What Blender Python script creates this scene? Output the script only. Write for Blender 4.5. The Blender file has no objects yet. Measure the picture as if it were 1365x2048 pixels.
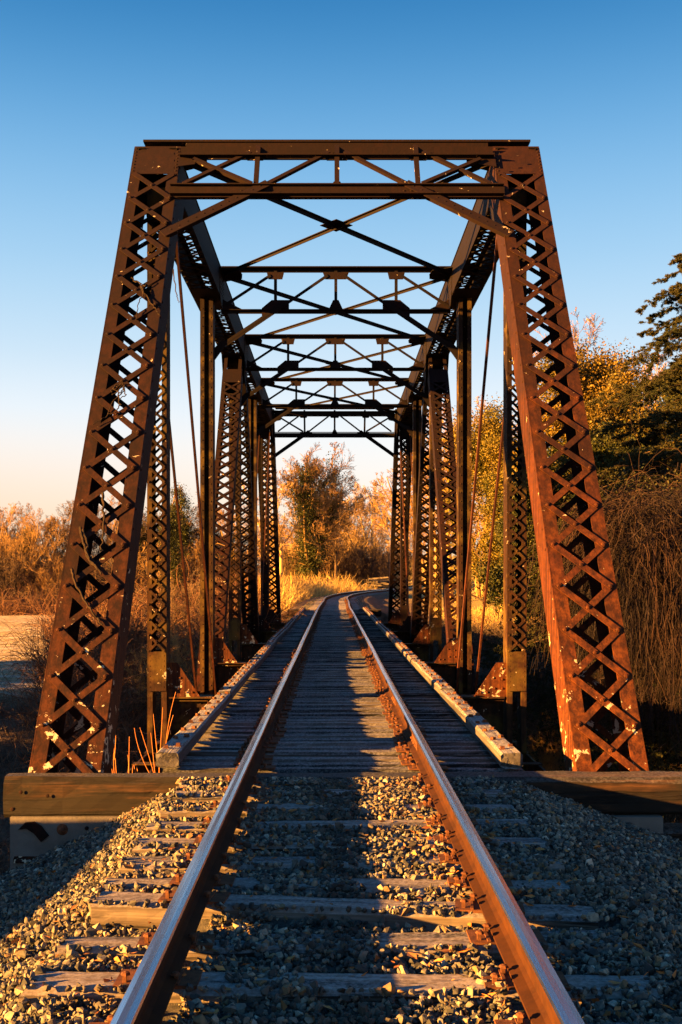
import bpy, math, random
import numpy as np
from mathutils import Vector, Matrix

R = math.radians
C = bpy.context.scene.collection
scene = bpy.context.scene

# ------------------------------------------------------------------ camera
F = 2150.0                       # focal length in pixels of the 1365 px wide photograph
CAMX, CAMZ = -0.047, 1.48
cam_d = bpy.data.cameras.new("camera")
cam_d.sensor_fit = 'HORIZONTAL'
cam_d.sensor_width = 36.0
cam_d.lens = 36.0 * F / 1365.0
cam_d.shift_x = 15.5 / 1365.0
cam_d.shift_y = 128.0 / 1365.0
cam_d.clip_end = 5000
cam = bpy.data.objects.new("camera", cam_d)
C.objects.link(cam)
cam.location = (CAMX, 0, CAMZ)
cam.rotation_euler = (R(90), 0, 0)
scene.camera = cam

# ------------------------------------------------------------------ light
SUN_EL, SUN_AZ = 10.5, 19.0        # degrees above the horizon; degrees from -X towards -Y
sd = Vector((-math.cos(R(SUN_AZ)) * math.cos(R(SUN_EL)), -math.sin(R(SUN_AZ)) * math.cos(R(SUN_EL)), math.sin(R(SUN_EL))))
sun_d = bpy.data.lights.new("sun", 'SUN')
sun_d.energy = 5.0
sun_d.angle = R(0.5)
sun_d.color = (1.0, 0.43, 0.075)
sun = bpy.data.objects.new("sun", sun_d)
C.objects.link(sun)
sun.rotation_euler = sd.to_track_quat('Z', 'Y').to_euler()

world = bpy.data.worlds.new("World")
scene.world = world
world.use_nodes = True
wn, wl = world.node_tree.nodes, world.node_tree.links
wn.clear()
wout = wn.new("ShaderNodeOutputWorld")
wbg = wn.new("ShaderNodeBackground")
sky = wn.new("ShaderNodeTexSky")
sky.sky_type = 'NISHITA'
sky.sun_disc = False
sky.sun_elevation = R(SUN_EL)
sky.sun_rotation = math.atan2(sd.x, sd.y)
sky.air_density = 1.0
sky.dust_density = 0.6
sky.ozone_density = 3.0
tc = wn.new("ShaderNodeTexCoord")
sep = wn.new("ShaderNodeSeparateXYZ")
ramp = wn.new("ShaderNodeValToRGB")
wl.new(tc.outputs['Generated'], sep.inputs[0])
wl.new(sep.outputs['Z'], ramp.inputs[0])
cr = ramp.color_ramp
cr.interpolation = 'B_SPLINE'
SKY = [(0.0, (1.0, 0.68, 0.42)), (0.04, (1.0, 0.84, 0.66)), (0.09, (1.0, 0.93, 0.86)), (0.135, (0.92, 0.95, 0.98)),
       (0.20, (0.60, 0.78, 0.93)), (0.28, (0.38, 0.65, 0.90)), (0.38, (0.14, 0.42, 0.76)), (0.48, (0.005, 0.18, 0.48)), (1.0, (0.02, 0.11, 0.32))]
while len(cr.elements) < len(SKY):
    cr.elements.new(0.5)
for e, (p, c) in zip(cr.elements, SKY):
    e.position = p
    e.color = (*c, 1)
gain = wn.new("ShaderNodeMix"); gain.data_type = 'RGBA'; gain.blend_type = 'MULTIPLY'; gain.inputs[0].default_value = 1.0
gain.inputs[7].default_value = (2.0, 1.98, 1.96, 1)
r2 = wn.new("ShaderNodeMapRange"); wl.new(sep.outputs['Z'], r2.inputs[0]); r2.inputs[1].default_value = 0.0; r2.inputs[2].default_value = 0.15; r2.inputs[3].default_value = 1.0; r2.inputs[4].default_value = 0.0
r3 = wn.new("ShaderNodeMapRange"); wl.new(sep.outputs['X'], r3.inputs[0]); r3.inputs[1].default_value = 0.05; r3.inputs[2].default_value = -0.35; r3.inputs[3].default_value = 0.0; r3.inputs[4].default_value = 0.75
m2 = wn.new("ShaderNodeMath"); m2.operation = 'MULTIPLY'; wl.new(r2.outputs[0], m2.inputs[0]); wl.new(r3.outputs[0], m2.inputs[1])
pm_ = wn.new("ShaderNodeMix"); pm_.data_type = 'RGBA'; wl.new(m2.outputs[0], pm_.inputs[0]); wl.new(ramp.outputs[0], pm_.inputs[6]); pm_.inputs[7].default_value = (1.0, 0.60, 0.32, 1)
wl.new(pm_.outputs[2], gain.inputs[6])
mixs = wn.new("ShaderNodeMix"); mixs.data_type = 'RGBA'; mixs.inputs[0].default_value = 0.96
wl.new(sky.outputs[0], mixs.inputs[6])
wl.new(gain.outputs[2], mixs.inputs[7])
wl.new(mixs.outputs[2], wbg.inputs[0])
wbg.inputs[1].default_value = 0.05
wl.new(wbg.outputs[0], wout.inputs[0])

vs = scene.view_settings
vs.view_transform = 'Standard'
vs.look = 'None'
vs.exposure = 3.35
vs.gamma = 1.0
scene.cycles.max_bounces = 6
scene.cycles.use_denoising = True

random.seed(7)
rng = np.random.default_rng(11)

# ------------------------------------------------------------------ helpers
def at(px, py, D):
    """world point seen at photograph pixel (px, py) at distance D"""
    return Vector((CAMX + (px - 667.0) * D / F, D, CAMZ + (1152.0 - py) * D / F))

class MB:
    """collects shapes; build() links them as ONE mesh object"""
    def __init__(s):
        s.v, s.f, s.m, s.n = [], [], [], 0
    def add(s, verts, faces, mi=0):
        verts = np.asarray(verts, float).reshape(-1, 3)
        s.v.append(verts)
        for f in faces:
            s.f.append([i + s.n for i in f]); s.m.append(mi)
        s.n += len(verts)
    def box(s, c, size, ax=None, mi=0, jit=0.0):
        """ax: three unit axes (rows)"""
        A = np.eye(3) if ax is None else np.array([list(a) for a in ax], float)
        h = np.array(size, float) / 2
        P = []
        for i in (-1, 1):
            for j in (-1, 1):
                for k in (-1, 1):
                    p = np.array([i, j, k]) * h
                    if jit: p = p + rng.uniform(-jit, jit, 3)
                    P.append(np.array(list(c), float) + p @ A)
        s.add(P, [(0, 1, 3, 2), (4, 6, 7, 5), (0, 4, 5, 1), (2, 3, 7, 6), (0, 2, 6, 4), (1, 5, 7, 3)], mi)
    def bar(s, p0, p1, w, t, n, ext=0.0, off=0.0, mi=0):
        """flat bar p0-p1, width w across, thickness t along normal n, shifted by off along n"""
        p0, p1, n = Vector(p0), Vector(p1), Vector(n).normalized()
        d = (p1 - p0); L = d.length; d.normalize()
        n = (n - d * n.dot(d)).normalized()
        q = d.cross(n)
        s.box((p0 + p1) / 2 + n * off, (L + 2 * ext, w, t), (d, q, n), mi)
    def dome(s, c, r, n, mi=0, k=6, h=0.7):
        n = Vector(n).normalized()
        a = n.orthogonal().normalized(); b = n.cross(a)
        c = Vector(c); P = []
        for i in range(k):
            t = 2 * math.pi * i / k
            P.append(c + (a * math.cos(t) + b * math.sin(t)) * r)
        for i in range(k):
            t = 2 * math.pi * i / k
            P.append(c + (a * math.cos(t) + b * math.sin(t)) * r * 0.7 + n * r * h * 0.7)
        P.append(c + n * r * h)
        fs = []
        for i in range(k):
            j = (i + 1) % k
            fs += [(i, j, k + j, k + i), (k + i, k + j, 2 * k)]
        s.add([list(p) for p in P], fs, mi)
    def poly(s, pts, n, t, mi=0):
        """flat plate with outline pts, thickness t along n (centred)"""
        n = Vector(n).normalized() * (t / 2)
        k = len(pts)
        P = [list(Vector(p) - n) for p in pts] + [list(Vector(p) + n) for p in pts]
        fs = [tuple(range(k - 1, -1, -1)), tuple(range(k, 2 * k))]
        for i in range(k):
            j = (i + 1) % k
            fs.append((i, j, k + j, k + i))
        s.add(P, fs, mi)
    def tube(s, pts, r, k=6, mi=0, cap=True):
        pts = [Vector(p) for p in pts]
        n = len(pts)
        rr = r if hasattr(r, '__len__') else [r] * n
        P = []
        ref = None
        for i, p in enumerate(pts):
            d = (pts[min(i + 1, n - 1)] - pts[max(i - 1, 0)]).normalized()
            if ref is None: ref = d.orthogonal().normalized()
            a = (ref - d * ref.dot(d)).normalized(); ref = a
            b = d.cross(a)
            for j in range(k):
                t = 2 * math.pi * j / k
                P.append(list(p + (a * math.cos(t) + b * math.sin(t)) * rr[i]))
        fs = []
        for i in range(n - 1):
            for j in range(k):
                jj = (j + 1) % k
                fs.append((i * k + j, i * k + jj, (i + 1) * k + jj, (i + 1) * k + j))
        if cap:
            fs.append(tuple(range(k - 1, -1, -1))); fs.append(tuple(range((n - 1) * k, n * k)))
        s.add(P, fs, mi)
    def build(s, name, mats, parent=None, origin=None, smooth=False, local=False):
        V = np.concatenate(s.v)
        if origin is None:
            if local: origin = (0, 0, 0)
            else: origin = ((V[:, 0].min() + V[:, 0].max()) / 2, (V[:, 1].min() + V[:, 1].max()) / 2, V[:, 2].min())
        o3 = np.array(list(origin), float)
        me = bpy.data.meshes.new(name)
        me.from_pydata((V - o3).tolist(), [], s.f)
        if not isinstance(mats, (list, tuple)): mats = [mats]
        for m in mats: me.materials.append(m)
        if len(mats) > 1: me.polygons.foreach_set('material_index', s.m)
        if smooth: me.polygons.foreach_set('use_smooth', [True] * len(me.polygons))
        me.update()
        return link(name, me, o3, parent)

def link(name, data, loc, parent=None):
    o = bpy.data.objects.new(name, data)
    C.objects.link(o)
    if parent is not None:
        o.parent = parent
        w = world_loc(parent)
        o.location = Vector(loc) - w
    else:
        o.location = Vector(loc)
    return o

def world_loc(o):
    v = Vector(o.location)
    while o.parent is not None:
        o = o.parent; v += Vector(o.location)
    return v

def np_mesh(name, V, Q, mats, parent=None, loc=(0, 0, 0), mi=None, smooth=False):
    """mesh from numpy arrays; Q is (N,k) faces all with k corners"""
    me = bpy.data.meshes.new(name)
    V = np.asarray(V, np.float32); Q = np.asarray(Q, np.int32)
    me.vertices.add(len(V)); me.vertices.foreach_set('co', V.ravel())
    n, k = Q.shape
    me.loops.add(n * k); me.loops.foreach_set('vertex_index', Q.ravel())
    me.polygons.add(n)
    me.polygons.foreach_set('loop_start', np.arange(n, dtype=np.int32) * k)
    me.polygons.foreach_set('loop_total', np.full(n, k, np.int32))
    if not isinstance(mats, (list, tuple)): mats = [mats]
    for m in mats: me.materials.append(m)
    if mi is not None: me.polygons.foreach_set('material_index', np.asarray(mi, np.int32))
    me.polygons.foreach_set('use_smooth', np.full(n, bool(smooth)))
    me.update(calc_edges=True)
    me.validate(verbose=False)
    if parent == 'mesh': return me
    return link(name, me, loc, parent)

def tag(o, label=None, cat=None, group=None, kind=None):
    if label: o['label'] = label
    if cat: o['category'] = cat
    if group: o['group'] = group
    if kind: o['kind'] = kind
    return o

def empty(name, loc, label=None, cat=None, group=None):
    o = bpy.data.objects.new(name, None); C.objects.link(o)
    o.location = loc; o.empty_display_size = 0.3
    return tag(o, label, cat, group)

def copy_tree(o, parent=None):
    c = o.copy(); C.objects.link(c); c.parent = parent
    for ch in [x for x in KIDS.get(o.name, [])]:
        k = copy_tree(ch, c)
        KIDS.setdefault(c.name, []).append(k)
    return c
KIDS = {}

# ------------------------------------------------------------------ materials
def mat(name):
    m = bpy.data.materials.new(name); m.use_nodes = True
    nt = m.node_tree
    b = nt.nodes.get('Principled BSDF')
    return m, nt, b

def N(nt, t, **kw):
    n = nt.nodes.new(t)
    for k, v in kw.items():
        if k.startswith('i_'): n.inputs[int(k[2:])].default_value = v
        else: setattr(n, k, v)
    return n

def noise(nt, vec, scale, detail=6.0, rough=0.6, dist=0.0):
    n = nt.nodes.new('ShaderNodeTexNoise')
    n.inputs['Scale'].default_value = scale; n.inputs['Detail'].default_value = detail
    n.inputs['Roughness'].default_value = rough; n.inputs['Distortion'].default_value = dist
    if vec is not None: nt.links.new(vec, n.inputs['Vector'])
    return n.outputs['Fac']

def rampn(nt, fac, stops, interp='LINEAR'):
    r = nt.nodes.new('ShaderNodeValToRGB')
    e = r.color_ramp.elements
    r.color_ramp.interpolation = interp
    while len(e) < len(stops): e.new(0.5)
    for a, (p, c) in zip(e, stops):
        a.position = p
        a.color = (*c, 1) if hasattr(c, '__len__') else (c, c, c, 1)
    nt.links.new(fac, r.inputs[0])
    return r.outputs[0]

def mixc(nt, fac, a, b, mode='MIX'):
    n = nt.nodes.new('ShaderNodeMix'); n.data_type = 'RGBA'; n.blend_type = mode
    for s, v in ((0, fac), (6, a), (7, b)):
        if hasattr(v, 'is_output') or isinstance(v, bpy.types.NodeSocket): nt.links.new(v, n.inputs[s])
        else: n.inputs[s].default_value = v if s == 0 else (*v, 1)
    return n.outputs[2]

def mapping(nt, vec, scale=(1, 1, 1)):
    m = nt.nodes.new('ShaderNodeMapping'); m.inputs['Scale'].default_value = scale
    nt.links.new(vec, m.inputs[0]); return m.outputs[0]

def bump(nt, b, h, strength=0.3, dist=0.01):
    n = nt.nodes.new('ShaderNodeBump'); n.inputs['Strength'].default_value = strength; n.inputs['Distance'].default_value = dist
    nt.links.new(h, n.inputs['Height']); nt.links.new(n.outputs[0], b.inputs['Normal'])

def steel(name, base, rust, dark, chip=0.0, yellow=0.0, chipcol=(0.42, 0.35, 0.25)):
    m, nt, b = mat(name)
    g = nt.nodes.new('ShaderNodeNewGeometry').outputs['Position']
    n1 = noise(nt, g, 1.3, 8, 0.65, 0.4); n2 = noise(nt, g, 14, 8, 0.7); n3 = noise(nt, g, 60, 4, 0.7)
    col = mixc(nt, rampn(nt, n1, [(0.36, 0.0), (0.64, 1.0)]), base, rust)
    st = mapping(nt, g, (11, 11, 0.5))
    col = mixc(nt, rampn(nt, noise(nt, st, 1.2, 8, 0.75), [(0.42, 0.0), (0.60, 0.9)]), col, dark)
    col = mixc(nt, rampn(nt, n2, [(0.46, 0.0), (0.62, 0.7)]), col, tuple(x * 0.45 for x in base))
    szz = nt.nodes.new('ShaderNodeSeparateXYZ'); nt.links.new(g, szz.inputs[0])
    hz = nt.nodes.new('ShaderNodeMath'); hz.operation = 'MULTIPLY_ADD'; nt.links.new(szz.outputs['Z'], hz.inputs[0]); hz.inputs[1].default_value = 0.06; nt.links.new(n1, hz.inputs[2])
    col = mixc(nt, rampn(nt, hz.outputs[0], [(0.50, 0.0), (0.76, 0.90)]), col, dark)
    if yellow:
        col = mixc(nt, rampn(nt, noise(nt, g, 2.6, 5, 0.6), [(0.50, 0.0), (0.62, yellow)]), col, (0.17, 0.11, 0.02))
    if chip:
        # flaked paint: small specks all over and larger patches towards the foot of the member
        sp = rampn(nt, noise(nt, g, 40, 5, 0.62), [(0.77, 0.0), (0.79, 1.0)], 'LINEAR')
        pm = noise(nt, g, 7.5, 9, 0.66, 0.5)
        sz = nt.nodes.new('ShaderNodeSeparateXYZ'); nt.links.new(g, sz.inputs[0])
        mr = nt.nodes.new('ShaderNodeMapRange'); nt.links.new(sz.outputs['Z'], mr.inputs[0])
        mr.inputs[1].default_value = -0.3; mr.inputs[2].default_value = 1.5; mr.inputs[3].default_value = 0.10 * chip; mr.inputs[4].default_value = 0.0
        ad = nt.nodes.new('ShaderNodeMath'); ad.operation = 'ADD'; nt.links.new(pm, ad.inputs[0]); nt.links.new(mr.outputs[0], ad.inputs[1])
        pt = rampn(nt, ad.outputs[0], [(0.665, 0.0), (0.675, 1.0)])
        mx = nt.nodes.new('ShaderNodeMath'); mx.operation = 'MAXIMUM'; nt.links.new(sp, mx.inputs[0]); nt.links.new(pt, mx.inputs[1])
        col = mixc(nt, mx.outputs[0], col, chipcol)
    nt.links.new(col, b.inputs['Base Color'])
    b.inputs['Roughness'].default_value = 0.8
    b.inputs['Specular IOR Level'].default_value = 0.12
    h = nt.nodes.new('ShaderNodeMath'); h.operation = 'ADD'; nt.links.new(n2, h.inputs[0]); nt.links.new(n3, h.inputs[1])
    bump(nt, b, h.outputs[0], 0.45, 0.006)
    return m

M = {}
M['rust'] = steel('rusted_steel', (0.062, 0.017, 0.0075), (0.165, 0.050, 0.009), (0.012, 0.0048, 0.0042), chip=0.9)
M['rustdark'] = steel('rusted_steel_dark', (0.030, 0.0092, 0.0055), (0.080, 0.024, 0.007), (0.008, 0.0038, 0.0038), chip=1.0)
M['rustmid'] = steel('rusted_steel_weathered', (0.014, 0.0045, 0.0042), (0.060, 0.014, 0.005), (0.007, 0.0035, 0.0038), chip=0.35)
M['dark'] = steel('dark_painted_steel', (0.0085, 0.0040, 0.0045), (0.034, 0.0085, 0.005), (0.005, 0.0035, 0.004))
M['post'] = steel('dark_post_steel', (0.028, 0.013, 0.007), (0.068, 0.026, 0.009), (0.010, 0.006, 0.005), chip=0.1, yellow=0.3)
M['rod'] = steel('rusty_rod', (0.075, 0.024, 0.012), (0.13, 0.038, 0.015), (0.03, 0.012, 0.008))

def wood(name, light, dark, split=1.0, axis=0, rnd=0.5, frost=0.0, stain=0.0, crack=0.42):
    m, nt, b = mat(name)
    tcn = nt.nodes.new('ShaderNodeTexCoord').outputs['Object']
    oi = nt.nodes.new('ShaderNodeObjectInfo')
    sh = nt.nodes.new('ShaderNodeVectorMath'); sh.operation = 'MULTIPLY_ADD'
    cb = nt.nodes.new('ShaderNodeCombineXYZ')
    for i in range(3): nt.links.new(oi.outputs['Random'], cb.inputs[i])
    nt.links.new(cb.outputs[0], sh.inputs[0]); sh.inputs[1].default_value = (37, 51, 23); nt.links.new(tcn, sh.inputs[2])
    v = sh.outputs[0]
    sc = [1, 1, 1]; sc = [30, 30, 30]; sc[axis] = 0.9
    g1 = noise(nt, mapping(nt, v, sc), 1.0, 8, 0.7, 0.25)
    sc2 = [9, 9, 9]; sc2[axis] = 0.35
    g2 = noise(nt, mapping(nt, v, sc2), 1.0, 6, 0.6, 0.6)
    col = rampn(nt, g1, [(0.30, dark), (0.55, tuple((a + c) / 2 for a, c in zip(light, dark))), (0.72, light)])
    ck = rampn(nt, g2, [(crack, 0.03), (crack + 0.05, 1.0)])
    col = mixc(nt, 0.9 * split, col, ck, 'MULTIPLY')
    if stain:
        col = mixc(nt, rampn(nt, noise(nt, mapping(nt, v, (0.9, 2.2, 3.0)), 1.0, 8, 0.7, 0.5), [(0.49, stain), (0.60, 0.0)]), col, (0.010, 0.008, 0.006))
    val = nt.nodes.new('ShaderNodeMapRange'); nt.links.new(oi.outputs['Random'], val.inputs[0])
    val.inputs[3].default_value = 1 - rnd; val.inputs[4].default_value = 1 + rnd
    cc = nt.nodes.new('ShaderNodeCombineXYZ')
    for i in range(3): nt.links.new(val.outputs[0], cc.inputs[i])
    col = mixc(nt, 1.0, col, cc.outputs[0], 'MULTIPLY')
    if frost:
        gg = nt.nodes.new('ShaderNodeNewGeometry')
        s2 = nt.nodes.new('ShaderNodeSeparateXYZ'); nt.links.new(gg.outputs['Normal'], s2.inputs[0])
        up = rampn(nt, s2.outputs['Z'], [(0.5, 0.0), (0.9, frost)])
        sp = rampn(nt, noise(nt, v, 40, 5, 0.7), [(0.42, 0.15), (0.6, 1.0)])
        fm = mixc(nt, 1.0, up, sp, 'MULTIPLY')
        col = mixc(nt, fm, col, (0.50, 0.50, 0.52))
    nt.links.new(col, b.inputs['Base Color'])
    b.inputs['Roughness'].default_value = 0.85
    b.inputs['Specular IOR Level'].default_value = 0.25
    hm = nt.nodes.new('ShaderNodeMath'); hm.operation = 'ADD'; nt.links.new(g1, hm.inputs[0])
    cs = rampn(nt, g2, [(0.40, 0.0), (0.48, 1.0)]); nt.links.new(cs, hm.inputs[1])
    bump(nt, b, hm.outputs[0], 0.8, 0.008)
    return m

M['decktie'] = wood('weathered_deck_timber', (0.085, 0.074, 0.066), (0.008, 0.006, 0.005), rnd=0.95, frost=0.36)
M['tie'] = wood('splintered_tie_wood', (0.27, 0.225, 0.19), (0.035, 0.025, 0.018), rnd=0.3, frost=0.3)
M['guard'] = wood('grey_guard_timber', (0.12, 0.112, 0.11), (0.04, 0.037, 0.035), split=0.5, axis=1, rnd=0.15, frost=0.55)
M['beam'] = wood('brown_beam_timber', (0.095, 0.045, 0.020), (0.007, 0.004, 0.003), rnd=0.1, frost=0.12, stain=0.95, crack=0.46)

def rail_mats():
    m, nt, b = mat('rusted_rail')
    g = nt.nodes.new('ShaderNodeNewGeometry').outputs['Position']
    col = mixc(nt, rampn(nt, noise(nt, g, 6, 7, 0.7), [(0.35, 0.0), (0.7, 1.0)]), (0.024, 0.0095, 0.005), (0.050, 0.018, 0.005))
    col = mixc(nt, rampn(nt, noise(nt, g, 50, 4, 0.7), [(0.55, 0.0), (0.7, 0.6)]), col, (0.04, 0.02, 0.013))
    nt.links.new(col, b.inputs['Base Color']); b.inputs['Roughness'].default_value = 0.85; b.inputs['Specular IOR Level'].default_value = 0.1
    bump(nt, b, noise(nt, g, 90, 5, 0.7), 0.3, 0.004)
    M['railside'] = m
    m, nt, b = mat('polished_rail_head')
    g = nt.nodes.new('ShaderNodeNewGeometry').outputs['Position']
    st = mapping(nt, g, (160, 0.7, 1))
    n = noise(nt, st, 1.0, 5, 0.6)
    col = rampn(nt, n, [(0.3, (0.40, 0.46, 0.54)), (0.7, (0.66, 0.74, 0.86))])
    nt.links.new(col, b.inputs['Base Color']); b.inputs['Metallic'].default_value = 1.0
    nt.links.new(rampn(nt, n, [(0.3, 0.30), (0.7, 0.17)]), b.inputs['Roughness'])
    M['railtop'] = m
rail_mats()

def simple(name, c1, c2, scale=4.0, rough=0.9, bs=0.5, bd=0.02, island=0.0, stops=(0.35, 0.65), c3=None, trans=0.0, detail=7):
    m, nt, b = mat(name)
    gn = nt.nodes.new('ShaderNodeNewGeometry')
    g = gn.outputs['Position']
    n = noise(nt, g, scale, detail, 0.65)
    col = mixc(nt, rampn(nt, n, [(stops[0], 0.0), (stops[1], 1.0)]), c1, c2)
    if c3:
        col = mixc(nt, rampn(nt, noise(nt, g, scale * 0.21, 4, 0.6), [(0.45, 0.0), (0.6, 1.0)]), col, c3)
    if island:
        r = gn.outputs['Random Per Island']
        mr = nt.nodes.new('ShaderNodeMapRange'); nt.links.new(r, mr.inputs[0]); mr.inputs[3].default_value = 1 - island; mr.inputs[4].default_value = 1 + island
        cc = nt.nodes.new('ShaderNodeCombineXYZ')
        for i in range(3): nt.links.new(mr.outputs[0], cc.inputs[i])
        col = mixc(nt, 1.0, col, cc.outputs[0], 'MULTIPLY')
    nt.links.new(col, b.inputs['Base Color']); b.inputs['Roughness'].default_value = rough
    b.inputs['Specular IOR Level'].default_value = 0.2
    if bs: bump(nt, b, noise(nt, g, scale * 6, 6, 0.7), bs, bd)
    if trans:
        out = nt.nodes.get('Material Output')
        tr = nt.nodes.new('ShaderNodeBsdfTranslucent'); nt.links.new(col, tr.inputs[0])
        ms = nt.nodes.new('ShaderNodeMixShader'); ms.inputs[0].default_value = trans
        nt.links.new(b.outputs[0], ms.inputs[1]); nt.links.new(tr.outputs[0], ms.inputs[2]); nt.links.new(ms.outputs[0], out.inputs[0])
    return m

def stone_mat():
    m, nt, b = mat('ballast_stone')
    gn = nt.nodes.new('ShaderNodeNewGeometry')
    r = gn.outputs['Random Per Island']
    col = rampn(nt, r, [(0.0, (0.030, 0.033, 0.032)), (0.22, (0.085, 0.085, 0.075)), (0.45, (0.16, 0.152, 0.125)), (0.66, (0.27, 0.24, 0.18)), (0.84, (0.050, 0.054, 0.052)), (0.91, (0.22, 0.135, 0.065)), (0.98, (0.48, 0.43, 0.34))], 'CONSTANT')
    col = mixc(nt, rampn(nt, noise(nt, gn.outputs['Position'], 45, 5, 0.7), [(0.35, 0.0), (0.7, 0.6)]), col, (0.04, 0.038, 0.036))
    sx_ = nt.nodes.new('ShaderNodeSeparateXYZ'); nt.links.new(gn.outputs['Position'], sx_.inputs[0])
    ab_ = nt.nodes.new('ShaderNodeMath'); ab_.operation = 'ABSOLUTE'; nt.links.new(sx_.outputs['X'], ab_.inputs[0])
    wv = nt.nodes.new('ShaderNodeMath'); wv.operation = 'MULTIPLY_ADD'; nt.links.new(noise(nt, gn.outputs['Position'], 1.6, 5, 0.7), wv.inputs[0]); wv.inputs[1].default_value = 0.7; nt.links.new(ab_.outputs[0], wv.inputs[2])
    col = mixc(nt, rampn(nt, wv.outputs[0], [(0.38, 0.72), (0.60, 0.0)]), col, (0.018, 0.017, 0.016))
    du = rampn(nt, noise(nt, gn.outputs['Position'], 0.9, 6, 0.7), [(0.50, 0.0), (0.66, 0.45)])
    col = mixc(nt, du, col, (0.13, 0.095, 0.06))
    nt.links.new(col, b.inputs['Base Color']); b.inputs['Roughness'].default_value = 0.8; b.inputs['Specular IOR Level'].default_value = 0.2
    bump(nt, b, noise(nt, gn.outputs['Position'], 120, 4, 0.7), 0.4, 0.004)
    return m
M['stone'] = stone_mat()
M['bed'] = simple('ballast_bed', (0.05, 0.05, 0.05), (0.16, 0.15, 0.14), 22, 0.95, 1.0, 0.03)
M['concrete'] = simple('grey_concrete', (0.08, 0.075, 0.068), (0.16, 0.15, 0.135), 3.0, 0.9, 0.5, 0.01, c3=(0.13, 0.12, 0.11))
M['plate'] = simple('rusty_plate', (0.05, 0.020, 0.011), (0.14, 0.055, 0.024), 25, 0.85, 0.4, 0.004)
M['bark'] = simple('bare_branch_bark', (0.16, 0.095, 0.038), (0.31, 0.19, 0.07), 1.2, 0.9, 0)
M['barkdark'] = simple('dark_branch_bark', (0.055, 0.038, 0.027), (0.12, 0.08, 0.05), 1.2, 0.9, 0)
M['barkpale'] = simple('pale_branch_bark', (0.28, 0.19, 0.085), (0.42, 0.29, 0.12), 1.5, 0.9, 0)
M['ivy'] = simple('ivy_leaf', (0.020, 0.029, 0.007), (0.060, 0.062, 0.012), 2.0, 0.55, 0, island=0.5, trans=0.25)
M['magnolia'] = simple('magnolia_leaf', (0.034, 0.038, 0.008), (0.19, 0.12, 0.014), 0.55, 0.5, 0, island=0.5, trans=0.2)
M['goldivy'] = simple('sunlit_ivy_leaf', (0.06, 0.065, 0.010), (0.20, 0.14, 0.018), 0.7, 0.5, 0, island=0.5, trans=0.2)  # ivy leaf with the yellow of sunlight put into its colour
M['needle'] = simple('cedar_needle', (0.018, 0.026, 0.011), (0.055, 0.050, 0.016), 0.8, 0.7, 0, island=0.4, trans=0.2)
M['gold'] = simple('dry_grass', (0.46, 0.31, 0.09), (0.68, 0.48, 0.16), 0.7, 0.9, 0, island=0.35, trans=0.3)
M['brush'] = simple('dead_brush', (0.065, 0.047, 0.036), (0.14, 0.10, 0.07), 0.8, 0.95, 0, island=0.5)
M['brushred'] = simple('reddish_brush', (0.075, 0.036, 0.022), (0.15, 0.075, 0.04), 0.9, 0.95, 0, island=0.5)
M['vine'] = simple('dead_vine_strands', (0.008, 0.006, 0.0075), (0.019, 0.0135, 0.0155), 0.9, 0.95, 0, island=0.8, c3=(0.030, 0.014, 0.010))
M['leaf'] = simple('fallen_leaf', (0.24, 0.085, 0.025), (0.36, 0.16, 0.05), 9, 0.8, 0, island=0.4)
M['sprout'] = simple('tan_sprout_stem', (0.30, 0.11, 0.03), (0.42, 0.17, 0.045), 9, 0.8, 0)
M['deadvine'] = simple('dark_dead_vine', (0.012, 0.008, 0.006), (0.030, 0.018, 0.010), 20, 0.9, 0.5)

# ------------------------------------------------------------------ terrain
def sstep(a, b, x):
    t = np.clip((x - a) / (b - a), 0, 1); return t * t * (3 - 2 * t)

def track_x(y):
    y = np.asarray(y, float)
    return 0.10 * sstep(50, 66, y) + np.where(y > 70, (y - 70) ** 2 / (2 * 215.0), 0.0)

def vnoise(x, y, s, seed=0):
    """cheap smooth value noise"""
    r = np.random.default_rng(seed); G = r.uniform(-1, 1, (64, 64))
    u, v = np.asarray(x) / s, np.asarray(y) / s
    i, j = np.floor(u).astype(int), np.floor(v).astype(int)
    fu, fv = u - i, v - j
    fu, fv = fu * fu * (3 - 2 * fu), fv * fv * (3 - 2 * fv)
    g = lambda a, b: G[a % 64, b % 64]
    return (g(i, j) * (1 - fu) + g(i + 1, j) * fu) * (1 - fv) + (g(i, j + 1) * (1 - fu) + g(i + 1, j + 1) * fu) * fv

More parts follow.
